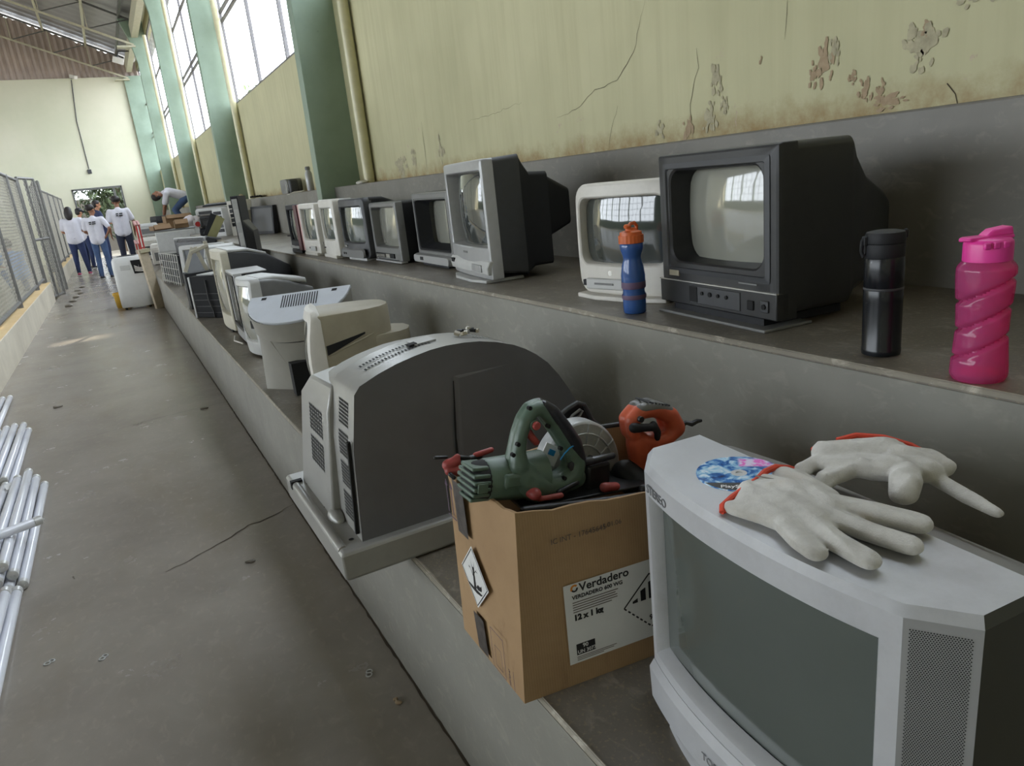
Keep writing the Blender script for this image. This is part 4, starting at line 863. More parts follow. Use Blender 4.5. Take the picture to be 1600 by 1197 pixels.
# ---------------------------------------------------------------- televisions on the upper step, near to far
GT = 'picture-tube televisions'
def tv_black():
    A, B = (1.258, 1.496), (1.215, 1.069); h = .392
    r = crt('big square black television beside the black flask on the upper step', A, B, Z2, h, (.045, .045, .105, .035), M_black, M_black, M_screen_lt,
            [(.045, 1, .03, h), (.205, 1, .03, h), (.212, .985, .03, h - .005), (.222, .98, .05, h - .035), (.265, .93, .06, h - .085), (.38, .7, .09, h - .13), (.42, .6, .1, h - .15)], rec=.045, bd=.05, sb=.03, rad=.004, srad=.035, group=GT, zb=.02, RS=.62)
    w_ = r['w']; hw = w_ / 2
    # outer picture frame step and front control strip
    m = MB(); m.loft([ring(w_ - .05, .270, .006, -.002, 0, .235), ring(w_ - .075, .245, .006, -.004, 0, .235), ring(w_ - .09, .232, .03, .012, 0, .235)], False, False).build('inner_frame', M_dkgrey, r, smooth=25)
    MB().lohi((-hw, -.006, .022), (hw, .03, .082)).build('control_strip', M_black, r, bevel=.003)
    MB().lohi((-hw, -.0075, .080), (hw, 0, .0825)).build('bright_line', M_chrome, r, smooth=0)
    MB().lohi((-.085, -.0085, .030), (.10, -.004, .074)).build('control_recess', M_dkgrey, r, bevel=.002)
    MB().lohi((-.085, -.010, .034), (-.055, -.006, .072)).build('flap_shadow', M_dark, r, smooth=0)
    for x in (-.035, -.005, .025, .055): MB().lathe([(.0045 if x != -.005 else .006, -.003), (.0045, .004)], (x, -.009, .058), 12, 'Y').build('knob', M_dark, r)
    for x, s in ((.135, .020), (.18, .024)): MB().lohi((x - s / 2, -.010, .038), (x + s / 2, -.005, .038 + s * 1.1)).build('socket', M_dark if x < .15 else M_dkgrey, r, bevel=.002)
    MB().lathe([(.006, -.003), (.006, .002)], (.18, -.010, .051), 12, 'Y').build('power_button', M_dark, r)
    MB().lohi((-.175, -.004, .092), (-.135, .0, .106)).build('brand_badge', M_tan, r, smooth=0)
    MB().lohi((.09, -.003, .094), (.15, .0, .097)).build('lettering_line', M_grey, r, smooth=0)
    MB().lohi((-hw + .03, -.035, 0), (hw - .005, .10, .007)).build('tilting_stand', M_grey, r, bevel=.002)
    MB().lohi((-hw + .06, -.005, .005), (hw - .04, .22, .022)).build('stand_neck', M_blackm, r, smooth=0)
    MB().lohi((-hw - .001, .10, .05), (-hw + .001, .20, .3)).build('side_seam', M_dark, r, smooth=0)
tv_black()
def tv_white():
    h = .335; r = crt('white rounded television behind the blue bottle', (1.252, 1.875), (1.325, 1.52), Z2, h, (.018, .018, .085, .036), M_white, M_light, M_screen_dk,
            [(.04, 1, .02, h), (.10, .98, .03, h - .005), (.2, .85, .04, h - .03), (.33, .6, .06, h - .09), (.4, .5, .08, h - .12)], rec=.018, bulge=.028, rad=.045, srad=.03, group=GT, sb=.02, vb=.006)
    MB().lohi((-.12, -.042, .03), (.06, -.028, .062)).build('control_panel', M_light, r, bevel=.004)
    for x in (-.135, -.115): MB().lohi((x - .007, -.032, .038), (x + .007, -.022, .056)).build('socket', M_blackm, r, bevel=.002)
    MB().lohi((-.085, -.044, .044), (-.01, -.040, .05)).build('button_strip', M_grey, r, bevel=.001)
    MB().lathe([(.008, -.002), (.008, .003)], (-.03, -.030, .078), 16, 'Y').build('brand_badge', M_chrome, r)
    MB().loft([ring(.40, .3, .1, 0, 0, 0)] and [[(x, y, z) for x, y in ((-.17, -.03), (-.08, -.055), (.08, -.055), (.17, -.03), (.15, .2), (-.15, .2))] for z in (0, .014)]).build('stand', M_white, r, bevel=.003)
tv_white()
def tv_silver():
    h = .45; A, B = (1.268, 2.864), (1.205, 2.389)
    r = crt('tall silver television with charcoal sides and long black back', A, B, Z2, h, (.022, .016, .115, .036), M_silver, M_dkgrey, M_screen_dk,
            [(.035, 1, .035, h), (.145, 1, .02, h + .006), (.148, .995, .02, h + .006)], rec=.024, bd=.045, bulge=.012, rad=.008, srad=.012, group=GT, sb=.03)
    hw = r['w'] / 2
    MB().loft([ring(hw * 2 - .006, h - .015, .012, .146, 0, h / 2 + .01), ring(hw * 1.9, h - .05, .02, .165, 0, h / 2 + .0), ring(hw * 1.85, h - .10, .02, .19, 0, h / 2 - .01), ring(hw * 1.85, h - .105, .02, .262, 0, h / 2 - .012)]).build('black_back_cover', M_blackm, r, smooth=30)
    MB().loft([ring(hw * 1.5, .28, .02, .19, 0, .255), ring(hw * 1.4, .235, .02, .28, 0, .255), ring(hw * 1.1, .14, .02, .39, 0, .245)]).build('tube_neck_cover', M_blackm, r, smooth=30)
    MB().loft([[(-hw + .01, -.014, .032), (hw - .01, -.014, .032), (hw - .01, .03, .032), (-hw + .01, .03, .032)], [(-hw + .005, -.018, .06), (hw - .005, -.018, .06), (hw - .005, .03, .06), (-hw + .005, .03, .06)], [(-hw, -.006, .085), (hw, -.006, .085), (hw, .03, .085), (-hw, .03, .085)]]).build('lower_fascia', M_light, r, bevel=.004)
    MB().loft([[(x, y, z) for x, y in ((-.19, -.015), (-.09, -.045), (.09, -.045), (.20, -.015), (.20, .14), (-.19, .14))] for z in (0, .012)]).build('stand', M_light, r, bevel=.003)
    for x in (-.205, -.185): MB().lohi((x - .006, -.021, .058), (x + .006, -.012, .074)).build('socket', M_blackm, r, smooth=0)
    MB().lohi((-.05, -.0135, .104), (.0, -.010, .112)).build('brand_badge', M_grey, r, smooth=0)
    MB().lohi((.06, -.022, .04), (.17, -.016, .068)).build('control_flap', M_silver, r, bevel=.006)
tv_silver()
def tv_hood():
    h = .345; r = crt('dark television with deeply sunk screen, left of the tall silver one', (1.345, 3.47), (1.33, 3.0), Z2, h, (.025, .025, .055, .03), M_grey, M_blackm, M_screen_lt,
            [(.05, 1, .02, h), (.18, .98, .02, h), (.22, .9, .04, h - .03), (.38, .6, .06, h - .1)], rec=.075, bd=.09, sb=.045, rad=.006, srad=.015, group=GT)
    # dark hood lining inside the frame
    w_ = r['w']; m = MB().loft([ring(w_ - .052, h - .10, .012, -.001, 0, .197), ring(w_ - .062, h - .11, .012, .003, 0, .197), ring(w_ - .10, h - .145, .03, .07, 0, .2)], False, False); m.build('hood_lining', M_blackm, r, smooth=30)
    MB().loft([ring(w_ - .01, .034, .014, -.030, 0, .034), ring(w_ - .004, .044, .016, -.016, 0, .034), ring(w_, .046, .01, .02, 0, .034)]).build('control_bar', M_silver, r, smooth=30)
    for x in (-.13, -.115, -.10): MB().lohi((x - .004, -.033, .028), (x + .004, -.028, .044)).build('button', M_dkgrey, r, smooth=0)
    MB().lohi((-.16, -.01, 0), (.18, .18, .014)).build('stand', M_blackm, r, bevel=.002)
tv_hood()
def tv_small():
    h = .315; r = crt('small dark grey television with sloping bottom panel, fifth from the flask', (1.272, 3.945), (1.275, 3.53), Z2, h, (.022, .022, .065, .022), M_grey, M_blackm, M_screen_lt,
            [(.03, 1, .02, h), (.13, .98, .02, h), (.2, .85, .04, h - .03), (.36, .55, .06, h - .09)], rec=.03, bd=.04, sb=.03, rad=.006, srad=.02, group=GT)
    hw = r['w'] / 2; MB().lohi((-hw + .03, -.006, .026), (hw - .10, .002, .05)).build('control_recess', M_dark, r, smooth=0)
    for k in range(6): MB().lohi((-hw + .05 + k * .022, -.010, .030), (-hw + .062 + k * .022, -.004, .044)).build('button', M_chrome, r, smooth=0)
    MB().lohi((-hw + .20, -.009, .028), (-hw + .255, -.004, .048)).build('brand_badge', M_chrome, r, smooth=0)
    MB().lohi((-hw + .02, -.008, .004), (hw, .03, .014)).build('bottom_lip', M_silver, r, bevel=.003); MB().lohi((-hw + .05, .0, 0), (hw - .05, .2, .02)).build('stand', M_blackm, r, smooth=0)
tv_small()
def tv_round():
    h = .348; r = crt('charcoal grey round-edged television between the white one and the small one', (1.225, 4.37), (1.248, 3.955), Z2, h, (.026, .026, .085, .04), M_dkgrey, M_blackm, M_screen,
            [(.04, 1, .02, h), (.12, .98, .02, h - .004), (.22, .85, .04, h - .04), (.36, .55, .06, h - .1)], rec=.012, bulge=.028, rad=.03, srad=.018, group=GT, sb=.015)
    MB().loft([ring(.38, .05, .02, -.024, 0, .045), ring(.37, .045, .02, -.034, 0, .04)]).build('control_bulge', M_grey, r, smooth=30)
    for x in (-.13, -.10): MB().lathe([(.007, -.003), (.007, .003)], (x, -.034, .04), 12, 'Y').build('socket', M_dark, r)
    MB().lohi((-.12, -.030, .078), (-.08, -.024, .088)).build('brand_badge', M_chrome, r, smooth=0); MB().lohi((-.13, -.01, 0), (.16, .2, .02)).build('stand', M_light, r, bevel=.003)
tv_round()
def tv_white2():
    h = .355; r = crt('narrow-looking white television squeezed between pinkish and charcoal sets', (1.205, 4.755), (1.198, 4.395), Z2, h, (.02, .03, .095, .045), M_white, M_light, M_screen,
            [(.04, 1, .02, h), (.12, .97, .02, h - .004), (.22, .8, .04, h - .05), (.34, .5, .06, h - .11)], rec=.012, bulge=.022, rad=.02, srad=.014, group=GT)
    MB().lohi((-.10, -.026, .06), (-.07, -.02, .066)).build('sensor', M_blackm, r, smooth=0); MB().lohi((-.15, -.02, 0), (.15, .2, .02)).build('stand', M_white, r, bevel=.004)
    MB().lathe([(.006, -.002), (.006, .002)], (-.135, -.02, .088), 12, 'Y').build('brand_badge', M_grey, r)
tv_white2()
def tv_pink():
    h = .34; r = crt('off-white television with a pinkish left edge on the upper step', (1.178, 5.215), (1.188, 4.815), Z2, h, (.05, .028, .085, .03), M_white, M_light, M_screen,
            [(.04, 1, .02, h), (.14, .97, .02, h - .004), (.24, .8, .04, h - .05), (.34, .5, .06, h - .11)], rec=.012, bulge=.015, rad=.012, srad=.014, group=GT)
    hw = r['w'] / 2; MB().lohi((-hw - .012, -.004, .02), (-hw + .018, .06, h - .002)).build('pink_side_strip', M_pinkish, r, bevel=.006)
    MB().lohi((.02, -.019, .03), (.14, -.012, .062)).build('control_flap', M_light, r, bevel=.002); MB().lohi((.0, -.019, .045), (.006, -.012, .056)).build('button', M_dark, r, smooth=0); MB().lohi((-.14, -.02, 0), (.17, .2, .02)).build('stand', M_white, r, bevel=.004)
tv_pink()
def tv_dark_end():
    h = .34; r = crt('dark red-brown television at the far end of the upper row', (1.175, 5.61), (1.18, 5.26), Z2, h, (.03, .03, .07, .03), M_blackm, M_blackm, M_screen_dk,
            [(.04, 1, .02, h), (.14, .97, .02, h - .004), (.3, .6, .06, h - .1)], rec=.012, bulge=.015, rad=.012, srad=.014, group=GT)
    M_mar = mat('maroon_trim', S(92, 52, 58), .4); MB().lohi((.10, -.012, .02), (.18, .02, h - .005)).build('maroon_trim', M_mar, r, bevel=.004); MB().lohi((-.14, -.015, .03), (.09, -.006, .05)).build('button_strip', M_silver, r, bevel=.002)
    MB().lohi((-.14, -.01, 0), (.15, .2, .02)).build('stand', M_blackm, r, smooth=0)
tv_dark_end()

# ---------------------------------------------------------------- lower step: television lying on its face
def tv_facedown():
    r = thing('crt_television', 'large silver television lying face down with arched back, between box and monitors', 'television', (.62, 1.75, Z1), 0, GT)
    M_sil = mat('dusty_silver_shell', S(156, 155, 151), .36, .2, .06, 14, dirt=.1); M_gun = mat('gunmetal_shell', S(108, 109, 114), .40, .15, .06, 10, dirt=.08)
    x0, x1, y0, y1 = .288, 1.04, 1.462, 2.045; n = 9
    # bezel slab with rounded rim
    def slab(z, ins): return [(x + (ins if x == x0 else -ins), y + (ins if y == y0 else -ins), z) for x, y in ((x0, y0), (x1, y0), (x1, y1), (x0, y1))]
    MB().loft([slab(Z1 + .001, .010), slab(Z1 + .008, 0), slab(Z1 + .066, 0), slab(Z1 + .074, .006)]).build('bezel', M_sil, r, world=True, smooth=30, bevel=.004)
    MB().tube([(x0 + .012, y0 + .03, Z1 + .066), (x0 + .012, y1 - .06, Z1 + .066)], .012, 12).build('bezel_ridge', M_sil, r, world=True)
    for y in (1.52, 1.74, 1.93): MB().lathe([(.006, 0), (.006, .002)], (x0 + .04, y, Z1 + .0725), 12).build('screw_hole', M_dark, r, world=True)
    MB().lohi((x0 - .002, 1.955, Z1 + .058), (x0 + .03, 1.972, Z1 + .08)).build('clip_slot', M_dark, r, world=True, smooth=0)
    MB().ell((x0 + .045, 1.66, Z1 + .074), (.020, .045, .022)).build('moulded_bump', M_sil, r, world=True, smooth=70)
    arch = [(.345, Z1 + .065), (.352, .62), (.362, .75), (.385, .875), (.40, .892), (.446, .910), (.49, .923), (.535, .932), (.575, .938), (.614, .940), (.66, .938), (.701, .933), (.745, .922), (.79, .906), (.82, .890), (.849, .870), (.88, .842), (.908, .805), (.935, .76), (.957, .715), (.99, .62), (1.01, Z1 + .065)]
    ya = lambda z: 1.492 + .0 * z
    top = len(arch)
    # front plate (towards the camera) and the arched strip behind it
    m = MB(); F_ = [(x, 1.490 + .012 * (z - .5), z) for x, z in arch]; m.add(F_, [tuple(range(top))]); m.build('flat_base_panel', M_gun, r, world=True, smooth=0, fixn=False)
    m = MB(); G_ = [(x, 1.492 + .012 * (z - .5) + .175, z - (.004)) for x, z in arch]; m.loft([F_, G_], False, False, closed=False).build('arched_strip', M_sil, r, world=True, smooth=40, bevel=0)
    cx, cz = .68, .5; Hh = [(cx + (x - cx) * .93, 1.86, cz + (z - cz) * .90) for x, z in arch]; I_ = [(cx + (x - cx) * .85, 2.0, cz + (z - cz) * .72) for x, z in arch]
    MB().loft([G_, Hh, I_], False, True, closed=False).build('rear_hump', M_sil, r, world=True, smooth=40)
    # raised centre panel and cable groove on the flat side
    zz = lambda x: next((a[1] + (b[1] - a[1]) * (x - a[0]) / (b[0] - a[0]) for a, b in zip(arch, arch[1:]) if a[0] <= x <= b[0]), .9)
    MB().loft([[(.612, 1.4875, .54), (.80, 1.4900, .54), (.77, 1.4942, .862), (.635, 1.4928, .858)], [(.592, 1.4925, .535), (.82, 1.4935, .535), (.785, 1.4965, .875), (.615, 1.4955, .87)]]).build('raised_panel', M_gun, r, world=True, smooth=0)
    crack('groove_line', r, [Vector(p) - r.location for p in ((.620, 1.4915, .855), (.606, 1.4885, .72), (.598, 1.4860, .56))], .0028, (0, -1, 0), M_dark, 0)
    # vent rows on the arched strip
    vents = MB()
    for y in (1.56, 1.60):
        for x in [.44 + .0085 * i for i in range(20)] + [.72 + .0085 * i for i in range(18)]:
            z = zz(x) + .0012; d = (zz(x + .004) - zz(x - .004)) / .008; L_ = .0022
            vents.add([(x - L_, y, z - L_ * d - .001), (x + L_, y, z + L_ * d - .001), (x + L_, y + .016, z + L_ * d - .001), (x - L_, y + .016, z - L_ * d - .001)], [(0, 1, 2, 3)])
    tag(vents.build('vent_slots', M_dark, r, world=True, smooth=0, fixn=False), kind='stuff')
    MB().box((.595, 1.60, .9395), (.055, .055, .004), Euler((0, -.05, 0))).build('recess_plate', M_silver, r, world=True); MB().box((.565, 1.585, .9385), (.02, .022, .006), Euler((0, -.1, 0))).build('recess_hole', M_dark, r, world=True, smooth=0)
    # side block with speaker slots, towards the corridor
    MB().loft([[(.322, 1.66, Z1 + .06), (.42, 1.66, Z1 + .06), (.42, 1.98, Z1 + .06), (.322, 1.98, Z1 + .06)], [(.356, 1.66, .80), (.44, 1.66, .80), (.44, 1.93, .80), (.356, 1.93, .80)], [(.378, 1.665, .862), (.45, 1.665, .875), (.45, 1.88, .86), (.378, 1.88, .848)]]).build('speaker_block', M_sil, r, world=True, smooth=20, bevel=.006)
    def hatch(ya_, yb_, za, zb_, xf):
        m = MB(); nn = 6
        for i in range(nn):
            for j in range(7):
                y = ya_ + (yb_ - ya_) * (i + .5) / nn; z = za + (zb_ - za) * (j + .5) / 7; a = (yb_ - ya_) / nn * .36; b = (zb_ - za) / 7 * .36
                m.add([(xf(z), y - a, z - b - a * .3), (xf(z), y + a, z - b + a * .3), (xf(z + b), y + a, z + b + a * .3), (xf(z + b), y - a, z + b - a * .3)], [(0, 1, 2, 3)])
        tag(m.build('speaker_slots', M_dark, r, world=True, smooth=0, fixn=False), kind='stuff')
    sx = lambda z: next((a[0] + (b[0] - a[0]) * (z - a[1]) / (b[1] - a[1]) for a, b in zip(arch[:4], arch[1:4]) if a[1] <= z <= b[1]), .385) - .0012
    for za, zb_ in ((.79, .85), (.715, .775), (.64, .70), (.56, .625)): hatch(1.535, 1.61, za, zb_, sx)
    bxx = lambda z: .322 + (z - Z1 - .06) / (.80 - Z1 - .06) * .034 - .0012
    for za, zb_ in ((.72, .79), (.635, .705)): hatch(1.71, 1.84, za, zb_, bxx)
    MB().box((.3495, 1.507, .66), (.008, .009, .22), Euler((0, .075, 0))).build('side_slot', M_dark, r, world=True, smooth=0)
    # cluster of small parts left on the crest
    q = thing('circuit_scrap', 'small cluster of circuit parts lying on the arched television', 'scrap', (.70, 1.585, .934))
    random.seed(3)
    for i in range(9): MB().box((random.uniform(-.03, .035), random.uniform(-.02, .02), .006 + random.uniform(0, .006)), (random.uniform(.008, .018), random.uniform(.006, .014), .008), Euler((random.uniform(-.4, .4), random.uniform(-.4, .4), random.uniform(0, 3)))).build('component', random.choice([M_blackm, M_chrome, M_tan, M_dark]), q, bevel=.001)
tv_facedown()
def monitor_beige():
    A, B = Vector((.618, 3.02)), Vector((.563, 2.73)); u = (B - A).normalized(); h = .42
    r = thing('crt_monitor', 'tan computer monitor with white rim beside the face-down television', 'monitor', (*((A + B) / 2), Z1), math.atan2(u.y, u.x), 'computer monitors')
    w_ = .295; M_top = mat('pale_lilac_grey_plastic', S(206, 206, 206), .4, 0, .04, 12)
    f = lambda x, y, z: (x, y - .022 * (1 - (x / .1475) ** 2) + .03 * ((z - .2) / .2) ** 2, z)
    MB().loft([ring(w_ - .006, h - .03, .03, .060, 0, h / 2), ring(w_, h, .035, .016, 0, h / 2, f=f), ring(w_ - .01, h - .01, .035, 0, 0, h / 2, f=f), ring(w_ - .07, h - .10, .02, -.001, 0, h / 2 + .01, f=f), ring(w_ - .08, h - .11, .02, .015, 0, h / 2 + .01, f=f)], False, False).build('bezel', M_white, r, smooth=40)
    MB().loft([ring((w_ - .078) * s, (h - .108) * s, .03 * s, .016 - .012 * (1 - s * s), 0, h / 2 + .01, f=f) for s in (1, .75, .5, .25, .05)], False, True).build('screen', M_screen_dk, r, smooth=60)
    pl = [(.1435, .05), (.140, .12), (.134, .19), (.120, .25), (.094, .30), (.055, .33), (.0, .34)]; pl = pl + [(-x, y) for x, y in pl[-2::-1]]
    MB().loft([[(x * q, .05 + (y - .05) * q, z) for x, y in pl] for q, z in ((.94, .03), (1, .05), (1, h - .035), (.985, h - .022), (.95, h - .018))]).build('housing', M_tan, r, smooth=40)
    pr = [(.115, .20), (.115, .30), (.100, .36), (.065, .40), (.0, .415)]; pr = pr + [(-x, y) for x, y in pr[-2::-1]]
    MB().loft([[(x * q, y, z) for x, y in pr] for q, z in ((.94, .04), (1, .06), (1, .275), (.97, .287))]).build('rear_bulge', M_tan, r, smooth=40)
    MB().loft([[(.132, .062, .245), (.132, .062, .282), (.120, .22, .312), (.120, .22, .306)], [(.1465, .066, .245), (.1465, .066, .282), (.1335, .22, .312), (.1335, .22, .306)]]).build('side_groove', M_dark, r, smooth=0)
    MB().tube([(.1430, .065, .243), (.1345, .195, .282), (.119, .255, .300)], .003, 6).build('side_ridge', M_tan, r)
    MB().box((.06, .13, h - .022), (.055, .008, .006), Euler((0, 0, .1))).build('top_slot', M_dark, r, smooth=0)
    MB().lathe([(.11, 0), (.115, .012), (.05, .02), (.05, .03)], (0, .16, 0), 24).build('foot', M_tan, r)
monitor_beige()
def monitor_slotted():
    r = thing('crt_monitor', 'grey monitor shell with slotted half-round top plate and square holes', 'monitor', (.60, 3.2, Z1), 0, 'computer monitors')
    M_pl = mat('bluish_grey_plastic', S(190, 194, 200), .4, 0, .04, 12); M_bd = mat('warm_grey_plastic', S(146, 143, 134), .45, 0, .05, 12)
    Lp, Rp = Vector((.493, 3.43, .885)), Vector((.886, 3.171, .905)); mid = (Lp + Rp) / 2; u = (Rp - Lp).normalized(); fr = Vector((.617, 3.09, .800)) - mid; fr = fr - u * fr.dot(u); depth = fr.length; v = fr.normalized(); n_ = u.cross(v); n_ = n_ if n_.z > 0 else -n_; hw = (Rp - Lp).length / 2
    D = [Lp, Rp] + [mid + u * hw * math.cos(t) * 1.0 + v * depth * math.sin(t) ** .8 for t in [PI * i / 18 for i in range(1, 18)]]
    MB().prism([tuple(p) for p in D], tuple(-n_ * .014), (0, 0, 0)).build('top_plate', M_pl, r, world=True, bevel=.003)
    sl = MB()
    for i in range(15):
        a = mid + u * (-.075 + .0115 * i) + v * .018; b = a + v * .10 + u * .014; s_ = u * .0026; e = n_ * .0008
        sl.add([a - s_ + e, a + s_ + e, b + s_ + e, b - s_ + e], [(0, 1, 2, 3)])
    sl.build('vent_slots', M_dark, r, world=True, smooth=0, fixn=False)
    for t in (-.165, .165):
        c = mid + u * t + v * .025; MB().add([c + u * a + v * b + n_ * .0008 for a, b in ((-.012, -.010), (.012, -.010), (.012, .010), (-.012, .010))], [(0, 1, 2, 3)]).build('square_hole', M_dark, r, world=True, smooth=0, fixn=False)
    # curved shell hanging below the plate
    arc = [mid + u * hw * math.cos(t) + v * depth * math.sin(t) ** .8 for t in [PI * i / 24 for i in range(25)]][::-1]
    base = [Vector((.47 + .40 * i / 24, 3.40 - .22 * (i / 24) - .10 * math.sin(PI * i / 24), Z1)) for i in range(25)]
    mid_ = [a.lerp(b, .28) for a, b in zip(arc, base)]; m2 = [a.lerp(b, .30) + Vector((.012, .012, 0)) for a, b in zip(arc, base)]
    back = [Vector((.52 + .36 * i / 24, 3.46 - .2 * i / 24, 0)) for i in range(25)]
    MB().loft([[Vector((p.x, p.y, p.z - .010)) for p in arc], mid_], False, False, closed=False).build('upper_shell', M_bd, r, world=True, smooth=60)
    MB().loft([m2, [b + Vector((.01, .012, 0)) for b in base]], False, False, closed=False).build('lower_shell', M_bd, r, world=True, smooth=60)
    MB().loft([[Vector((p.x, p.y, .87)) for p in back], [Vector((p.x, p.y, Z1)) for p in back]], False, False, closed=False).build('inner_wall', M_dkgrey, r, world=True, smooth=60)
    a = m2[6]; b = base[6]; MB().loft([[a + Vector((.01, -.014, .0)), a + Vector((.13, -.055, .0)), a + Vector((.13, .0, 0)), a + Vector((.01, .02, 0))], [b + Vector((.03, -.014, .16)), b + Vector((.15, -.055, .16)), b + Vector((.15, 0, .16)), b + Vector((.03, .02, .16))]]).build('neck_panel', M_grey, r, world=True, bevel=.003)
    MB().loft([[a + Vector((.0, -.016, .0)), a + Vector((.016, -.022, .0)), a + Vector((.016, .01, 0)), a + Vector((0, .01, 0))], [b + Vector((.05, -.030, .0)), b + Vector((.066, -.036, 0)), b + Vector((.066, 0, 0)), b + Vector((.05, 0, 0))]]).build('rib', M_bd, r, world=True, bevel=.003)
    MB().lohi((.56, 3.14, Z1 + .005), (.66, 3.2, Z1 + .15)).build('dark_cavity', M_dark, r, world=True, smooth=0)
    MB().box((.478, 3.355, .775), (.02, .04, .035), Euler((0, 0, .5))).build('latch_hole', M_dark, r, world=True, smooth=0)
monitor_slotted()
def mon(label, A, B, h, op, mb, mbody, body, z0=Z1, **k): return crt(label, A, B, z0, h, op, mb, mbody, k.pop('scr', M_screen), body, group=k.pop('group', 'computer monitors'), cat=k.pop('cat', 'monitor'), name=k.pop('name', 'crt_monitor'), **k)
def tier1_rest():
    h = .44; r = mon('pale grey monitor with bright curved screen behind the slotted one', (.578, 4.44), (.602, 4.10), h, (.022, .022, .075, .035), M_light, M_grey, [(.04, 1, .03, h - .004), (.12, .98, .03, h - .012), (.22, .85, .04, h - .04), (.33, .6, .06, h - .09), (.36, .55, .08, h - .1)], rec=.012, bulge=.03, rad=.025, srad=.012, scr=M_screen_lt, vb=.012)
    MB().loft([ring(.30, .03, .012, .05, 0, h - .012), ring(.29, .03, .012, .14, 0, h - .012), ring(.22, .03, .012, .32, 0, h - .055)]).build('light_top_cover', M_light, r, smooth=40); MB().lathe([(.1, 0), (.105, .012), (.05, .02), (.05, .04)], (0, .15, 0), 24).build('foot', M_light, r)
    h = .435; r = mon('slim silver television with black screen frame beside the pale monitor', (.60, 5.03), (.588, 4.62), h, (.03, .03, .06, .03), M_silver, M_blackm, [(.03, 1, .02, h), (.06, 1, .02, h), (.09, .97, .03, h - .02), (.25, .6, .06, h - .1)], rec=.02, rad=.008, srad=.01, scr=M_screen_dk, cat='television', name='crt_television', group=GT, bulge=.004)
    w_ = r['w']; MB().loft([ring(w_ - .02, h - .09, .01, -.006, 0, .255), ring(w_ - .055, h - .13, .01, -.006, 0, .255), ring(w_ - .06, h - .135, .01, .004, 0, .255)], False, False).build('black_screen_frame', M_black, r, smooth=30); MB().lohi((-.2, .0, h - .002), (.2, .20, h + .003)).build('pale_top_sheet', M_light, r, smooth=0)
    MB().tube([(-.15, -.03, .01), (0, -.05, .006), (.18, -.02, .01)], .005, 8).build('stand_lip', M_white, r)
    h = .55; r = mon('large cream-fronted television with dark grooved body, behind the slim silver set', (.595, 5.66), (.60, 5.13), h, (.03, .03, .10, .055), M_beige, M_dkgrey, [(.05, 1, .02, h), (.07, .985, .02, h - .006), (.16, .98, .03, h - .012), (.30, .9, .05, h - .05), (.42, .66, .08, h - .13), (.47, .5, .1, h - .16)], rec=.02, rad=.02, srad=.012, scr=M_screen_lt, cat='television', name='crt_television', group=GT, bulge=.02)
    MB().loft([ring(.53, .02, .008, .05, 0, h - .002), ring(.51, .02, .008, .18, 0, h - .008), ring(.46, .02, .008, .30, 0, h - .05)]).build('pale_top_strip', M_light, r, smooth=40)
    MB().box((.262, .20, .29), (.006, .16, .02), Euler((.22, 0, 0))).build('side_groove', M_dark, r, smooth=0); MB().box((.262, .22, .26), (.006, .18, .008), Euler((.1, 0, 0))).build('side_ridge', M_grey, r, smooth=0)
    MB().lohi((-.15, -.01, 0), (.18, .3, .025)).build('stand', M_blackm, r, smooth=0)
tier1_rest()
# ---------------------------------------------------------------- more equipment down the lower step
def pc_black():
    r = thing('computer_tower', 'black computer tower with silver front edge on the lower step', 'computer', (.555, 6.10, Z1), math.atan2(-.26, .17) + 0)
    MB().lohi((-.16, 0, 0), (.16, .22, .33)).build('case', mat('dull_black_steel', S(22, 22, 24), .7, 0, .1, 20, spec=.2), r, bevel=.006); MB().lohi((-.176, -.006, .0), (-.155, .22, .325)).build('silver_front', M_silver, r, bevel=.004)
    for k in range(4): MB().lohi((-.155 + .002, -.003, .04 + .05 * k), (.15, .0, .044 + .05 * k)).build('panel_ridge', M_black, r, smooth=0)
    MB().tube([(.03, -.008, .30), (.03, -.012, .15), (.06, -.012, .05), (.05, -.006, .005)], .006, 8).build('cable', M_black, r); MB().lohi((-.13, .05, .33), (.05, .2, .338)).build('top_sticker', M_silver, r, smooth=0)
pc_black()
def bracket():
    r = thing('monitor_stand', 'beige A-shaped plastic monitor stand behind the black tower', 'stand', (.62, 6.9, Z1))
    for a, b in (((-.12, 0, .32), (-.02, 0, .52)), ((.06, 0, .30), (.0, 0, .52)), ((.10, .0, .3), (.09, 0, .56))): MB().tube([a, b], .022, 4).build('arm', M_beige, r)
    MB().box((.03, 0, .50), (.16, .05, .03), Euler((0, -.3, 0))).build('cross_bar', M_beige, r, bevel=.004); MB().lohi((-.14, -.1, 0), (.14, .12, .31)).build('base_block', M_blackm, r, bevel=.006)
bracket()
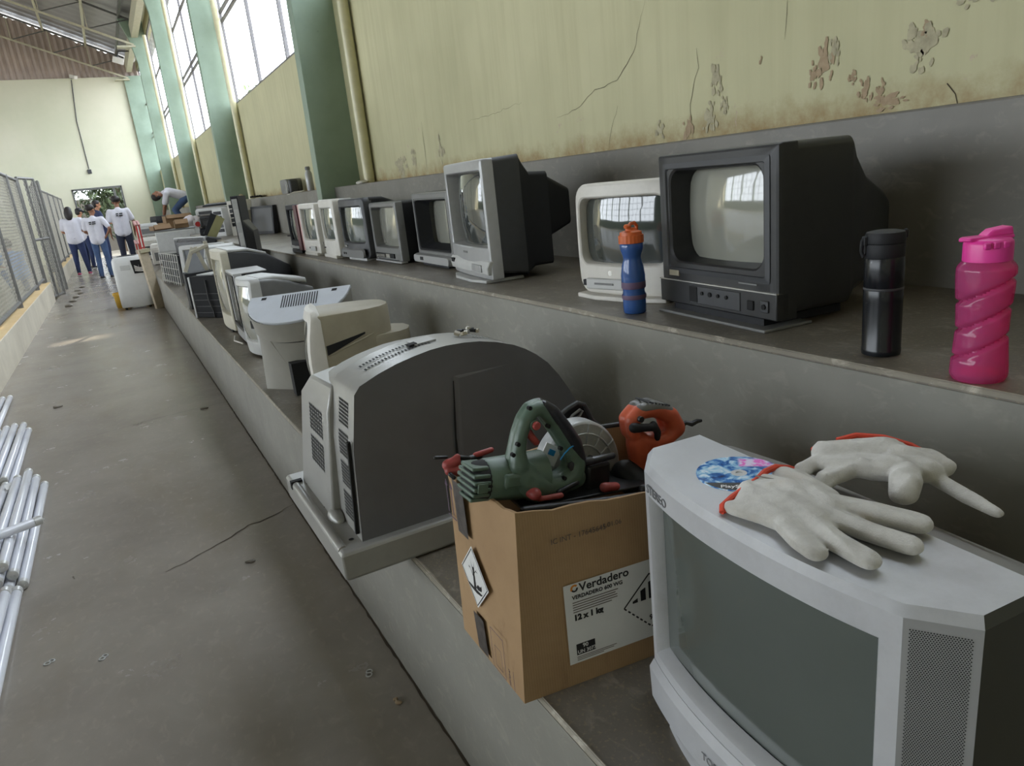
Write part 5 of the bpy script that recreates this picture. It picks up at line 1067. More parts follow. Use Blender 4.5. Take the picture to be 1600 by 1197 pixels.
def flat_white_frame():
    A, B = Vector((.575, 8.5)), Vector((.98, 8.2)); r = thing('flat_monitor', 'white-framed monitor with dark screen leaning among dark sets on the lower step', 'monitor', (*((A + B) / 2), Z1), math.atan2(B.y - A.y, B.x - A.x), 'computer monitors')
    w_ = (B - A).length; h = .47; lean = lambda x, y, z: (x, y + z * .10, z)
    MB().loft([ring(w_, h, .02, .06, 0, h / 2 + .002, f=lean), ring(w_, h, .02, .004, 0, h / 2 + .002, f=lean), ring(w_ - .01, h - .01, .02, 0, 0, h / 2 + .002, f=lean), ring(w_ - .085, h - .10, .008, 0, 0, h / 2 + .01, f=lean), ring(w_ - .10, h - .115, .008, .02, 0, h / 2 + .01, f=lean)], True, False).build('bezel', M_light, r, smooth=30)
    MB().loft([ring(w_ - .098, h - .113, .008, .019, 0, h / 2 + .01, f=lean), ring(.02, .02, .005, .012, 0, h / 2 + .01, f=lean)], False, True).build('screen', mat('dull_dark_screen', S(46, 51, 54), .35, 0, .05, 6), r, smooth=60)
    MB().loft([ring(w_ * .9, h * .9, .03, .055, 0, h / 2, f=lean), ring(w_ * .6, h * .6, .03, .32, 0, h / 2, f=lean)]).build('housing', M_grey, r)
    MB().tube([(-.1, -.012, .06), (-.06, -.014, .11), (-.03, -.014, .07)], .004, 6).build('cable', M_white, r)
flat_white_frame()
def crt_dark_back():
    A, B = Vector((.66, 10.05)), Vector((.98, 9.3)); r = thing('crt_television', 'big dark grey television seen from behind, next to the wire rack', 'television', (*((A + B) / 2), Z1), math.atan2(B.y - A.y, B.x - A.x), GT)
    w_ = .72; MB().loft([ring(w_, .50, .02, 0, 0, .255), ring(w_, .51, .02, .05, 0, .26), ring(w_ - .03, .50, .03, .09, 0, .255), ring(w_ - .08, .46, .04, .25, 0, .24)]).build('cabinet', M_dkgrey, r, smooth=30)
    MB().loft([ring(w_ + .004, .515, .012, .0, 0, .26), ring(w_ + .004, .515, .012, .018, 0, .26)]).build('rim', M_silver, r, smooth=30); MB().lohi((-.3, -.004, .04), (.3, .002, .46)).build('back_panel', M_dkgrey, r, bevel=.004)
    MB().lathe([(.04, -.01), (.02, .01)], (.33, -.02, .05), 16, 'Y').build('white_plug', M_white, r)
crt_dark_back()
def rack():
    A, B = Vector((.435, 10.15)), Vector((.56, 9.15)); r = thing('wire_rack', 'black wire grid rack leaning at the edge of the lower step', 'rack', (*((A + B) / 2), Z1), math.atan2(B.y - A.y, B.x - A.x))
    L = 1.0; M_rk = mat('chromed_wire', S(176, 174, 168), .35, .5)
    MB().lohi((-L / 2, .06, .02), (L / 2, .10, .34)).build('dark_tray', M_blackm, r, bevel=.004)
    for i in range(9): MB().tube([(-L / 2 + L * i / 8, .03, .0), (-L / 2 + L * i / 8, .05, .36)], .005, 6).build('upright_wire', M_rk, r)
    for j in range(5): MB().tube([(-L / 2, .03 + .02 * j / 4, .02 + .33 * j / 4), (L / 2, .03 + .02 * j / 4, .02 + .33 * j / 4)], .005, 6).build('cross_wire', M_rk, r)
rack()
def board():
    r = thing('wooden_board', 'pale weathered board standing on the floor against the step end', 'board', (.37, 11.35, 0))
    MB().box((0, .0, .42), (.13, .05, .84), Euler((-.06, -.04, .5))).build('plank', mat('pale_weathered_wood', S(196, 182, 158), .75, 0, .12, 8, dirt=.3), r, bevel=.004); MB().box((0, 0, .81), (.135, .055, .05), Euler((-.06, -.04, .5))).build('frayed_end', M_scab2, r, bevel=.004)
board()
M_yel = mat('yellow_plastic', S(222, 176, 50), .45, 0, .08, 10)
def air_con():
    r = thing('portable_air_conditioner', 'white portable air conditioner standing on the corridor floor', 'air conditioner', (.16, 11.85, 0), math.radians(-14))
    M_ac = mat('white_appliance_plastic', S(216, 216, 214), .35, 0, .03, 8, dirt=.08)
    f = lambda w_, d, z, r_: [(x, y, z) for x, _, y in ring(w_, d, r_, 0)]
    MB().loft([f(.42, .34, .035, .06), f(.43, .35, .06, .06), f(.43, .35, .62, .07), f(.42, .34, .70, .07), f(.38, .30, .74, .06), f(.30, .24, .75, .05)]).build('body', M_ac, r, smooth=40)
    MB().lohi((-.10, -.178, .56), (.03, -.172, .63)).build('label_recess', M_light, r, bevel=.004); MB().lohi((-.13, -.1, .752), (.1, .1, .757)).build('top_grille', M_blackm, r, smooth=0)
    MB().loft([[(.07, -.180, .50), (.20, -.172, .50), (.20, -.172, .69), (.05, -.180, .69)], [(.07, -.170, .50), (.2, -.150, .50), (.2, -.150, .69), (.05, -.170, .69)]]).build('dark_outlet', M_dark, r, smooth=0)
    for k in range(4): MB().tube([(.09, -.185, .545 + .022 * k), (.16, -.215, .53 + .016 * k), (.235, -.16, .525 + .018 * k)], .007, 6).build('coiled_cable', M_white, r)
    for x in (-.16, .16): MB().lathe([(.022, -.012), (.022, .012)], (x, -.12, .022), 12, 'X').build('castor', M_blackm, r)
    for x in (-.16, .16): MB().lathe([(.022, -.012), (.022, .012)], (x, .12, .022), 12, 'X').build('castor', M_blackm, r)
air_con()
def bucket(label, loc, h, w_):
    r = thing('yellow_crate', label, 'crate', loc); MB().lathe([(w_ * .42, 0), (w_ * .5, h), (w_ * .53, h), (w_ * .53, h - .02), (w_ * .47, h - .02), (w_ * .4, .01)], n=20).build('bucket', M_yel, r, smooth=40); MB().tube([(w_ * .52 * math.cos(t), w_ * .52 * math.sin(t), h - .03) for t in [2 * PI * i / 20 for i in range(21)]], .008, 6).build('rim', M_yel, r)
bucket('yellow bucket on the floor behind the air conditioner, left side', (-.05, 12.2, 0), .22, .22)
bucket('yellow bucket wedged between the air conditioner and the step', (.335, 12.45, 0), .30, .2)
M_redp = mat('red_painted_steel', S(178, 48, 44), .4, .1, .1, 10)
def trolley(label, loc, h, lean, rz):
    r = thing('hand_trolley', label, 'trolley', loc, rz)
    for x in (-.022, .022): MB().tube([(x, 0, .02), (x, lean, h)], .013, 8).build('side_rail', M_redp, r)
    for z in (.15, .4, .7): MB().tube([(-.022, lean * z / h, z * h), (.022, lean * z / h, z * h)], .010, 8).build('cross_bar', M_redp, r)
    MB().tube([(-.022, lean, h), (-.022, lean + .06, h + .06), (.022, lean + .06, h + .06), (.022, lean, h)], .022, 8).build('handle', M_pinkish, r); MB().lohi((-.15, -.16, .0), (.15, .0, .02)).build('toe_plate', M_redp, r, bevel=.003)
trolley('red hand trolley standing upright beside the white stove', (.40, 12.85, 0), 1.14, -.02, .2)
trolley('red trolley frame farther down the corridor by the man in white', (.40, 15.2, 0), .78, -.03, .1)
def stove():
    r = thing('stove', 'white kitchen stove body on the lower step with boxes on top', 'stove', (.90, 12.6, Z1), -.05)
    MB().lohi((-.29, 0, .20), (.29, .55, .55)).build('body', mat('white_enamel', S(206, 206, 202), .3, 0, .04, 5, dirt=.15), r, bevel=.01); MB().lohi((-.28, .01, 0), (.28, .54, .20)).build('dark_plinth', M_dkgrey, r, smooth=0); MB().lohi((-.285, -.008, .24), (.285, .002, .53)).build('oven_door', M_light, r, bevel=.006)
    MB().lathe([(.04, -.012), (.04, .01), (.03, .02)], (.35, .0, .60), 16, 'Y').build('red_knob', M_redp, r); MB().lohi((.29, .0, .3), (.36, .1, .66)).build('side_bracket', M_light, r, bevel=.004)
    MB().lohi((-.30, -.01, .55), (.30, .56, .565)).build('hob_top', M_grey, r, bevel=.004)
stove()
def cbox(label, c, s, m=None, rz=0, flaps=True):
    r = thing('cardboard_carton', label, 'box', (c[0], c[1], c[2]), rz); mm = m or M_card; w_, d, h = s; t = .006
    for nm, lo, hi in (('wall', (-w_ / 2, -d / 2, 0), (w_ / 2, -d / 2 + t, h)), ('wall', (-w_ / 2, d / 2 - t, 0), (w_ / 2, d / 2, h)), ('wall', (-w_ / 2, -d / 2, 0), (-w_ / 2 + t, d / 2, h)), ('wall', (w_ / 2 - t, -d / 2, 0), (w_ / 2, d / 2, h)), ('bottom', (-w_ / 2, -d / 2, 0), (w_ / 2, d / 2, t))): MB().lohi(lo, hi).build(nm, mm, r, smooth=0)
    if flaps: MB().box((0, -d / 2 - .03, h - .02), (w_ * .95, .008, .09), Euler((-.7, 0, 0))).build('flap', mm, r, smooth=0)
    return r
M_card2 = mat('plain_cardboard', S(142, 114, 84), .8, 0, .08, 8)
cbox('small open brown carton on the right of the stove top', (1.02, 12.75, Z1 + .57), (.20, .22, .12), M_card2)
cbox('flat orange-brown carton on the left of the stove top', (.72, 12.95, Z1 + .57), (.26, .26, .07), M_card2, .2)
cbox('brown carton full of scrap under the bending man', (1.28, 16.6, Z2), (.5, .4, .30), M_card2, .1)
cbox('tall narrow carton left of the bending man', (.92, 16.2, Z1), (.3, .3, .62), M_card2, -.2)
def bag(label, c, s, m, name='plastic_bag'):
    random.seed(int(c[1] * 31)); mm = MB()
    for i in range(9): mm.ell((c[0] + random.uniform(-.5, .5) * s[0], c[1] + random.uniform(-.5, .5) * s[1], c[2] + s[2] * random.uniform(.3, .62)), (s[0] * random.uniform(.28, .45), s[1] * random.uniform(.3, .5), s[2] * random.uniform(.28, .38)))
    return tag(mm.build(name, m, voxel=.02, relax=2), label, 'bag', 'bags of scrap')
bag('dark grey bag slumped behind the cartons on the stove', (1.1, 14.75, Z1 + .0), (.42, .3, .32), mat('dark_grey_film', S(88, 90, 96), .3, 0, .2, 12))
bag('cream cloth bundle lying on the wall ledge', (1.92, 12.4, Z3 - .01), (.18, .5, .14), mat('cream_cloth', S(206, 190, 166), .8, 0, .1, 9))
bag('white and blue bag beside the bending man', (1.42, 15.2, Z2 - .02), (.22, .3, .34), mat('white_film', S(214, 206, 210), .35, 0, .1, 9))
def machine(label, name, cat, c, s, m1, m2, rz=0, top=True, group=None):
    """boxy appliance with lid, front recess and feet"""
    r = thing(name, label, cat, c, rz, group); w_, d, h = s
    MB().lohi((-w_ / 2, -d / 2, .01), (w_ / 2, d / 2, h * .8)).build('body', m1, r, bevel=min(.015, h * .1)); MB().loft([[(-w_ / 2, -d / 2, h * .8), (w_ / 2, -d / 2, h * .8), (w_ / 2, d / 2, h * .8), (-w_ / 2, d / 2, h * .8)], [(-w_ / 2 + .02, -d / 2 + .03, h), (w_ / 2 - .02, -d / 2 + .03, h), (w_ / 2 - .02, d / 2, h), (-w_ / 2 + .02, d / 2, h)]]).build('lid', m1, r, bevel=.008)
    MB().lohi((-w_ * .4, -d / 2 - .004, h * .2), (w_ * .4, -d / 2 + .002, h * .6)).build('front_recess', m2, r, bevel=.003); MB().lohi((-w_ * .3, -d / 2 - .02, h * .16), (w_ * .3, -d / 2, h * .2)).build('tray', m1, r, smooth=0)
    for x in (-1, 1): MB().lohi((x * w_ * .42 - .015, -d / 2 + .02, 0), (x * w_ * .42 + .015, -d / 2 + .05, .012)).build('foot', M_blackm, r, smooth=0)
    return r
machine('white washing machine body by the corridor, left of the stove', 'washing_machine', 'appliance', (.66, 15.6, Z1), (.42, .45, .42), M_white, M_dkgrey, .1)
machine('white printer on the washing machine top', 'printer', 'printer', (.66, 15.65, Z1 + .425), (.34, .34, .24), M_light, M_grey, .05)
machine('small grey radio on clutter by the end wall', 'radio', 'radio', (.92, 18.0, Z1 + .38), (.26, .2, .22), M_grey, M_silver)
machine('black television-like box left of the bending man', 'black_monitor', 'monitor', (1.04, 17.4, Z1 + .35), (.38, .3, .42), M_blackm, M_black, .4)
machine('grey appliance supporting the clutter by the end wall', 'cabinet_unit', 'cabinet', (1.0, 18.0, Z1), (.6, .5, .38), M_light, M_grey)
machine('low cream appliance under the black box', 'cabinet_unit', 'cabinet', (1.04, 17.4, Z1), (.6, .5, .35), M_beige, M_grey)
machine('white mini fridge lying behind the stove', 'mini_fridge', 'appliance', (.80, 13.75, Z1), (.5, .5, .34), M_white, M_grey, -.1)
machine('white desktop computer lying flat behind the cream-fronted television', 'desktop_computer', 'computer', (.92, 7.75, Z1), (.30, .50, .47), M_light, M_blackm, -.15)
machine('grey video recorder at the bottom of the upper-step stack', 'video_recorder', 'recorder', (1.36, 11.2, Z2), (.46, .34, .11), M_blackm, M_dkgrey, -.2)
machine('black video recorder in the middle of the upper-step stack', 'video_recorder', 'recorder', (1.37, 11.2, Z2 + .112), (.45, .33, .16), M_black, M_dkgrey, -.12)
machine('pale grey disc player topping the upper-step stack', 'disc_player', 'recorder', (1.35, 11.22, Z2 + .275), (.42, .3, .10), M_light, M_dkgrey, -.3)
def pc(label, c, s, rz, m1, tilt=0):
    r = thing('computer_tower', label, 'computer', c, rz); w_, d, h = s; MB().lohi((-w_ / 2, 0, 0), (w_ / 2, d, h)).build('case', m1, r, bevel=.006)
    for k in range(5): MB().lohi((-w_ / 2 + .02, -.004, h * .92 - .055 * (k + 1)), (w_ / 2 - .02, .002, h * .92 - .055 * k - .012)).build('drive_bay', M_blackm if k % 2 == 0 else M_dkgrey, r, bevel=.002)
    MB().lathe([(.01, -.004), (.01, .003)], (0, 0, h * .25), 12, 'Y').build('power_button', M_grey, r); r.rotation_euler = (0, tilt, rz); return r
pc('beige computer tower with black drive bays on the upper step', (1.27, 10.2, Z2), (.17, .36, .36), -.9, M_light)
pc('plain white computer tower behind the standing flat television', (1.42, 9.72, Z2), (.17, .36, .43), -.55, M_white)
def leaning_board():
    r = thing('green_board', 'olive green board leaning against the recorder stack', 'board', (1.16, 9.75, Z2)); MB().box((.0, -.02, .13), (.10, .012, .30), Euler((.05, .6, -.3))).build('sheet', mat('olive_board', S(146, 142, 98), .6, 0, .1, 6), r, smooth=0); MB().box((-.02, .03, .16), (.14, .03, .28), Euler((.05, .5, -.3))).build('black_casing', M_blackm, r, bevel=.004)
leaning_board()
def keyboard(label, c, rz, rx):
    r = thing('keyboard', label, 'keyboard', c, rz); r.rotation_euler = (rx, 0, rz); MB().lohi((-.22, -.08, 0), (.22, .08, .02)).build('case', M_blackm, r, bevel=.004)
    for j in range(4): MB().lohi((-.2, -.065 + .033 * j, .02), (.2, -.04 + .033 * j, .026)).build('key_row', M_dkgrey, r, bevel=.002)
keyboard('black keyboard lying across the disc player', (1.45, 11.15, Z2 + .40), -.5, .12)
keyboard('black keyboard tilted on the ledge near the cloth bundle', (1.93, 11.0, Z3 + .012), 1.4, 0)
def flat_tv():
    A, B = Vector((.93, 6.10)), Vector((1.065, 6.56)); r = thing('flat_television', 'tall black flat television standing on end behind the cream-fronted set', 'television', (*((A + B) / 2), Z1), math.atan2(B.y - A.y, B.x - A.x), 'flat televisions')
    w_ = (B - A).length; h = .90
    MB().loft([ring(w_, h, .012, .0, 0, h / 2 + .002), ring(w_, h, .012, .055, 0, h / 2 + .002)]).build('casing', M_blackm, r, smooth=30)
    MB().loft([ring(w_ * .7, .55, .03, -.06, 0, .35), ring(w_ * .86, .66, .03, -.0, 0, .38)]).build('rear_bulge', M_black, r, smooth=30)
    MB().lohi((-w_ / 2 - .004, .008, .05), (-w_ / 2 + .004, .048, h - .02)).build('silver_edge', M_silver, r, bevel=.002); MB().lohi((-w_ / 2 + .03, .054, .04), (w_ / 2 - .03, .058, h - .04)).build('screen', M_screen_dk, r, smooth=0)
    for z in (.3, .52, .70): MB().lohi((-w_ / 2 - .006, .012, z), (-w_ / 2 - .003, .044, z + .1)).build('edge_panel', M_light, r, smooth=0)
flat_tv()
def black_panel():
    A, B = Vector((1.56, 9.62)), Vector((1.71, 9.02)); r = thing('flat_television', 'black flat television leaning on the grey dado wall', 'television', (*((A + B) / 2), Z2), math.atan2(B.y - A.y, B.x - A.x), 'flat televisions')
    f = lambda x, y, z: (x, y + z * .12, z); w_ = .62
    MB().loft([ring(w_, .33, .01, 0, 0, .167, f=f), ring(w_, .33, .01, .045, 0, .167, f=f)]).build('casing', M_blackm, r, smooth=30); MB().loft([ring(w_ - .06, .27, .004, -.002, 0, .17, f=f), ring(w_ - .08, .25, .004, .004, 0, .17, f=f)]).build('screen', M_black, r, smooth=30); MB().lohi((-w_ / 2 - .06, -.02, 0), (-w_ / 2 - .005, .05, .30)).build('pale_side_part', M_tan, r, bevel=.004)
black_panel()
tag(MB().tube([(1.62, 7.85, Z2 + .012), (1.68, 7.7, Z2 + .012), (1.72, 7.6, Z2 + .012)], [.007, .008, .012], 8).build('screwdriver', M_blackm), 'black screwdriver-like rod lying on the upper step', 'tool')
def speaker():
    r = thing('loudspeaker', 'grey rounded loudspeaker sitting on the wall ledge', 'loudspeaker', (1.86, 8.75, Z3))
    f = lambda x, y, z: (y + .10, x, z); MB().loft([[f(x, y, z) for x, y, z in ring(.36 * s, .155, .05, -.09 + q, 0, .082)] for s, q in ((.9, -.01), (1, .0), (.98, .12), (.8, .17))]).build('cabinet', M_grey, r, smooth=40); MB().lohi((-.0, -.33, 0), (.10, -.24, .15)).build('side_module', M_dkgrey, r, bevel=.02); MB().lathe([(.05, -.004), (.045, .004)], (.005, -.06, .08), 20, 'X').build('cone', M_dkgrey, r)
    MB().lohi((-.02, -.23, 0), (-.01, -.22, .10)).build('white_strip', M_white, r, smooth=0)
speaker()
def flask():
    r = thing('steel_flask', 'slim silver steel flask standing on the wall ledge beside the pillar', 'flask', (1.87, 7.55, Z3)); MB().lathe([(.033, 0), (.036, .01), (.036, .17), (.022, .195), (.022, .2)], n=20).build('body', M_silver, r, smooth=40); MB().lathe([(.025, .2), (.026, .225), (.02, .235)], n=20).build('lid', M_grey, r, smooth=40)
flask()
tag(MB().box((1.86, 8.2, Z3 + .002), (.10, .22, .003), Euler((0, -.25, .3))).build('paper_sheet', M_white), 'crumpled white paper hanging over the ledge under the loudspeaker', 'paper')
tag(MB().ell((1.90, 5.95, Z3 + .012), (.05, .07, .018)).build('stone_chip', M_white), 'small pale stone chip on the ledge beside the near pipe', 'stone')

# ---------------------------------------------------------------- fluorescent tubes on the corridor floor
M_tube = mat('white_fluorescent_tube', S(226, 228, 236), .22, 0, .03, 6, coat=.4); M_tcap = mat('tube_end_cap', S(206, 206, 204), .35, .3, .05)
M_tpk = mat('pinkish_tube', S(214, 190, 190), .3, 0, .08, 6)
def tube_mesh(L, rad):
    r = empty('fluorescent_tube'); MB().lathe([(rad * .9, .03), (rad, .034), (rad, L - .034), (rad * .9, L - .03)], n=14, axis='Y').build('glass_tube', M_tube, r, smooth=40)
    for a in (0, L - .03):
        MB().lathe([(rad * .8, a), (rad * 1.02, a + .003), (rad * 1.02, a + .03)], n=14, axis='Y').build('end_cap', M_tcap, r, smooth=40)
    for a in (-.007, L):
        for x in (-.006, .006): MB().lathe([(.0014, 0), (.0014, .007)], (x, a, 0), 6, 'Y').build('contact_pin', M_tcap, r, smooth=0)
    return r
proto = tube_mesh(1.2, .019); first = [True]
def tube(x, y, z, rz, label, rx=0):
    o = proto if first[0] else copy_tree(proto); first[0] = False; o.location = (x, y, z); o.rotation_euler = (rx, 0, rz); tag(o, label, 'lamp tube', 'fluorescent tubes on the floor')
random.seed(11)
ORD = ['first', 'second', 'third', 'fourth', 'fifth', 'sixth', 'seventh', 'eighth']
def bundle(where, x, y, rz, n0, n1, n2=0):
    for row, (n, dz, nm) in enumerate(((n0, .020, 'floor layer'), (n1, .0585, 'upper layer'), (n2, .097, 'top layer'))):
        for i in range(n):
            tube(x - .024 * row - .0455 * i, y + random.uniform(-.04, .04), dz, rz + random.uniform(-.003, .003), 'white fluorescent tube, %s from the corridor in the %s of the %s bundle' % (ORD[i], nm, where))
bundle('farthest', -.735, 4.31, .012, 7, 4); bundle('middle', -.575, 3.02, .006, 8, 5, 2); bundle('nearest', -.585, 1.76, .004, 7, 4)
tube(-.505, 3.36, .138, math.radians(112), 'single white tube lying diagonally across the middle bundle', 0)
for i in range(3): tube(-.95 - .05 * i, 5.56, .020, .02, 'white fluorescent tube beyond the farthest bundle, %s from the corridor' % ORD[i])
def rag(label, x, y, z, m, s): random.seed(int(x * 100)); mm = MB(); [mm.ell((x + random.uniform(-s, s), y + random.uniform(-s, s) * 2, z + random.uniform(0, .3) * s), (s * .6, s, s * .4)) for _ in range(5)]; tag(mm.build('red_wrapper', m, voxel=.006, relax=2), label, 'wrapper')
rag('crumpled red plastic wrapper among the tubes', -.66, 2.94, .075, M_redp, .03)
tag(bx('price_tag', M_label, None, (-.70, 4.12, .082), (.05, .05, .004), 0, Euler((.3, 0, .3))), 'small white printed tag stuck on the tubes', 'tag')
# litter on the corridor floor
def ringpull(label, x, y, rz):
    r = thing('pull_tab', label, 'pull tab', (x, y, .002), rz, 'pull tabs on the floor'); m = MB()
    for c, a in ((-.006, .009), (.008, .007)): m.tube([(c + a * math.cos(t), .008 * math.sin(t), 0) for t in [2 * PI * k / 14 for k in range(15)]], .0022, 5)
    m.build('metal_ring', M_light, r)
ringpull('bent white pull tab on the floor nearest the tubes', -.458, 2.422, .5); ringpull('white pull tab on the floor, second from the tubes', -.308, 2.339, .9); ringpull('white pull tab on the floor close to the step', .36, 1.754, 1.2)
for lb, x, y, s in (('dark pebble near the curb beyond the tubes', -.991, 6.54, .03), ('small dark debris scrap in the corridor middle', -.61, 6.12, .03), ('dark scrap on the floor close to the lower step', .30, 5.1, .02), ('dark chip on the floor beside the middle tubes', -.40, 3.0, .012), ('brown leaf scrap on the floor near the step', .40, 1.6, .016), ('grey leaf scrap under the face-down television', .20, 2.66, .02)):
    random.seed(int(abs(x) * 999)); mm = MB(); [mm.ell((x + random.uniform(-s, s), y + random.uniform(-s, s), s * .2), (s * .7, s * .5, s * .25)) for _ in range(3)]; tag(mm.build('debris', M_tread if 'brown' not in lb else M_scab, voxel=.005, relax=1), lb, 'debris')
random.seed(5)
for k in range(6): tag(MB().ell((-.95 + random.uniform(-.1, .25), 13.6 + k * .7, .015), (.06, .09, .02)).build('debris', M_tread), 'dark dirt lump on the floor along the gate opening', 'debris', 'dirt lumps by the gate')

# ---------------------------------------------------------------- small fixtures on the end wall
def fixtures():
    r = thing('security_camera', 'white camera on the end wall under the corrugated gable', 'camera', (.05, YE - .02, 5.83)); MB().box((.06, -.12, .02), (.12, .26, .11), Euler((.3, 0, .6))).build('housing', M_white, r, bevel=.01); MB().tube([(0, 0, 0), (0, -.08, .0)], .03, 8).build('arm', M_dkgrey, r)
    tag(MB().tube([(.03, YE - .02, 5.78), (-.12, YE - .02, 4.5), (-.12, YE - .02, 2.95)], .014, 6).build('conduit', M_dkgrey), 'thin dark conduit running down the end wall', 'cable')
    tag(MB().lohi((-.18, YE - .06, 2.80), (-.06, YE - .005, 2.94)).build('switch_box', M_dkgrey, bevel=.01), 'small dark junction box at the conduit end', 'box')
    r = thing('floodlight', 'white rectangular floodlight hanging under the eave corner', 'light', (1.36, 25.6, 5.72)); MB().box((0, 0, 0), (.30, .10, .17), Euler((.3, .35, 0))).build('lamp_body', M_white, r, bevel=.01); MB().tube([(0, .0, .08), (.05, .0, .25), (.42, .0, .25)], .02, 6).build('bracket', M_dkgrey, r)
fixtures()

# ---------------------------------------------------------------- trees and a wall outside
def tree(label, base, h, rx, n, leaf, zc, m=M_leaf):
    random.seed(int(base[0] * 10 + base[1])); r = thing('tree', label, 'tree', base); MB().tube([(0, 0, 0), (.1, .05, h * .4), (.05, .1, h * .75)], [.14, .11, .05], 8).build('trunk', M_bark, r)
    for k in range(5): a = k * 1.26; MB().tube([(.07, .05, h * .4), (rx * .6 * math.cos(a), rx * .6 * math.sin(a), h * .7)], [.06, .02], 6).build('branch', M_bark, r)
    mm = MB()
    for i in range(n):
        d = Vector((random.gauss(0, 1), random.gauss(0, 1), random.gauss(0, 1))).normalized() * random.uniform(.35, 1) ; c = Vector((d.x * rx, d.y * rx, zc + d.z * (h - zc) * .95)); s_ = leaf * random.uniform(.6, 1.3)
        R = Euler((random.uniform(0, 3), random.uniform(0, 3), random.uniform(0, 3))).to_matrix(); mm.add([c + R @ Vector(p) for p in ((-s_, 0, 0), (0, -s_ * .4, .02), (s_, 0, 0), (0, s_ * .4, .02))], [(0, 1, 2, 3)])
    tag(mm.build('foliage', m, r, smooth=0, fixn=False), kind='stuff')
M_leafdk = mat('dark_leaf_green', S(58, 72, 38), .6, 0, .3, 3, col2=S(30, 40, 20))
tree('leafy tree filling the upper part of the far doorway', (.6, 35.5, -.15), 4.9, 1.7, 2600, .14, 2.6, M_leafdk); tree('dark shrub-like tree left in the doorway', (-2.6, 33.4, -.15), 4.8, 1.5, 2600, .14, 2.7, M_leafdk)
tree('tree outside the farthest side windows', (6.5, 32.5, -.15), 6.2, 2.4, 2200, .13, 3.6); tree('tree beyond the side windows by the third pillar', (9.5, 38.0, -.15), 7.2, 2.6, 2200, .14, 4.2)
tag(MB().lohi((-7, 37.9, -.2), (7, 38.2, 2.2)).build('garden_wall', mat('dark_garden_wall', S(92, 86, 78), .8, 0, .1, 2)), 'dark grey garden wall outside the doorway', 'wall')
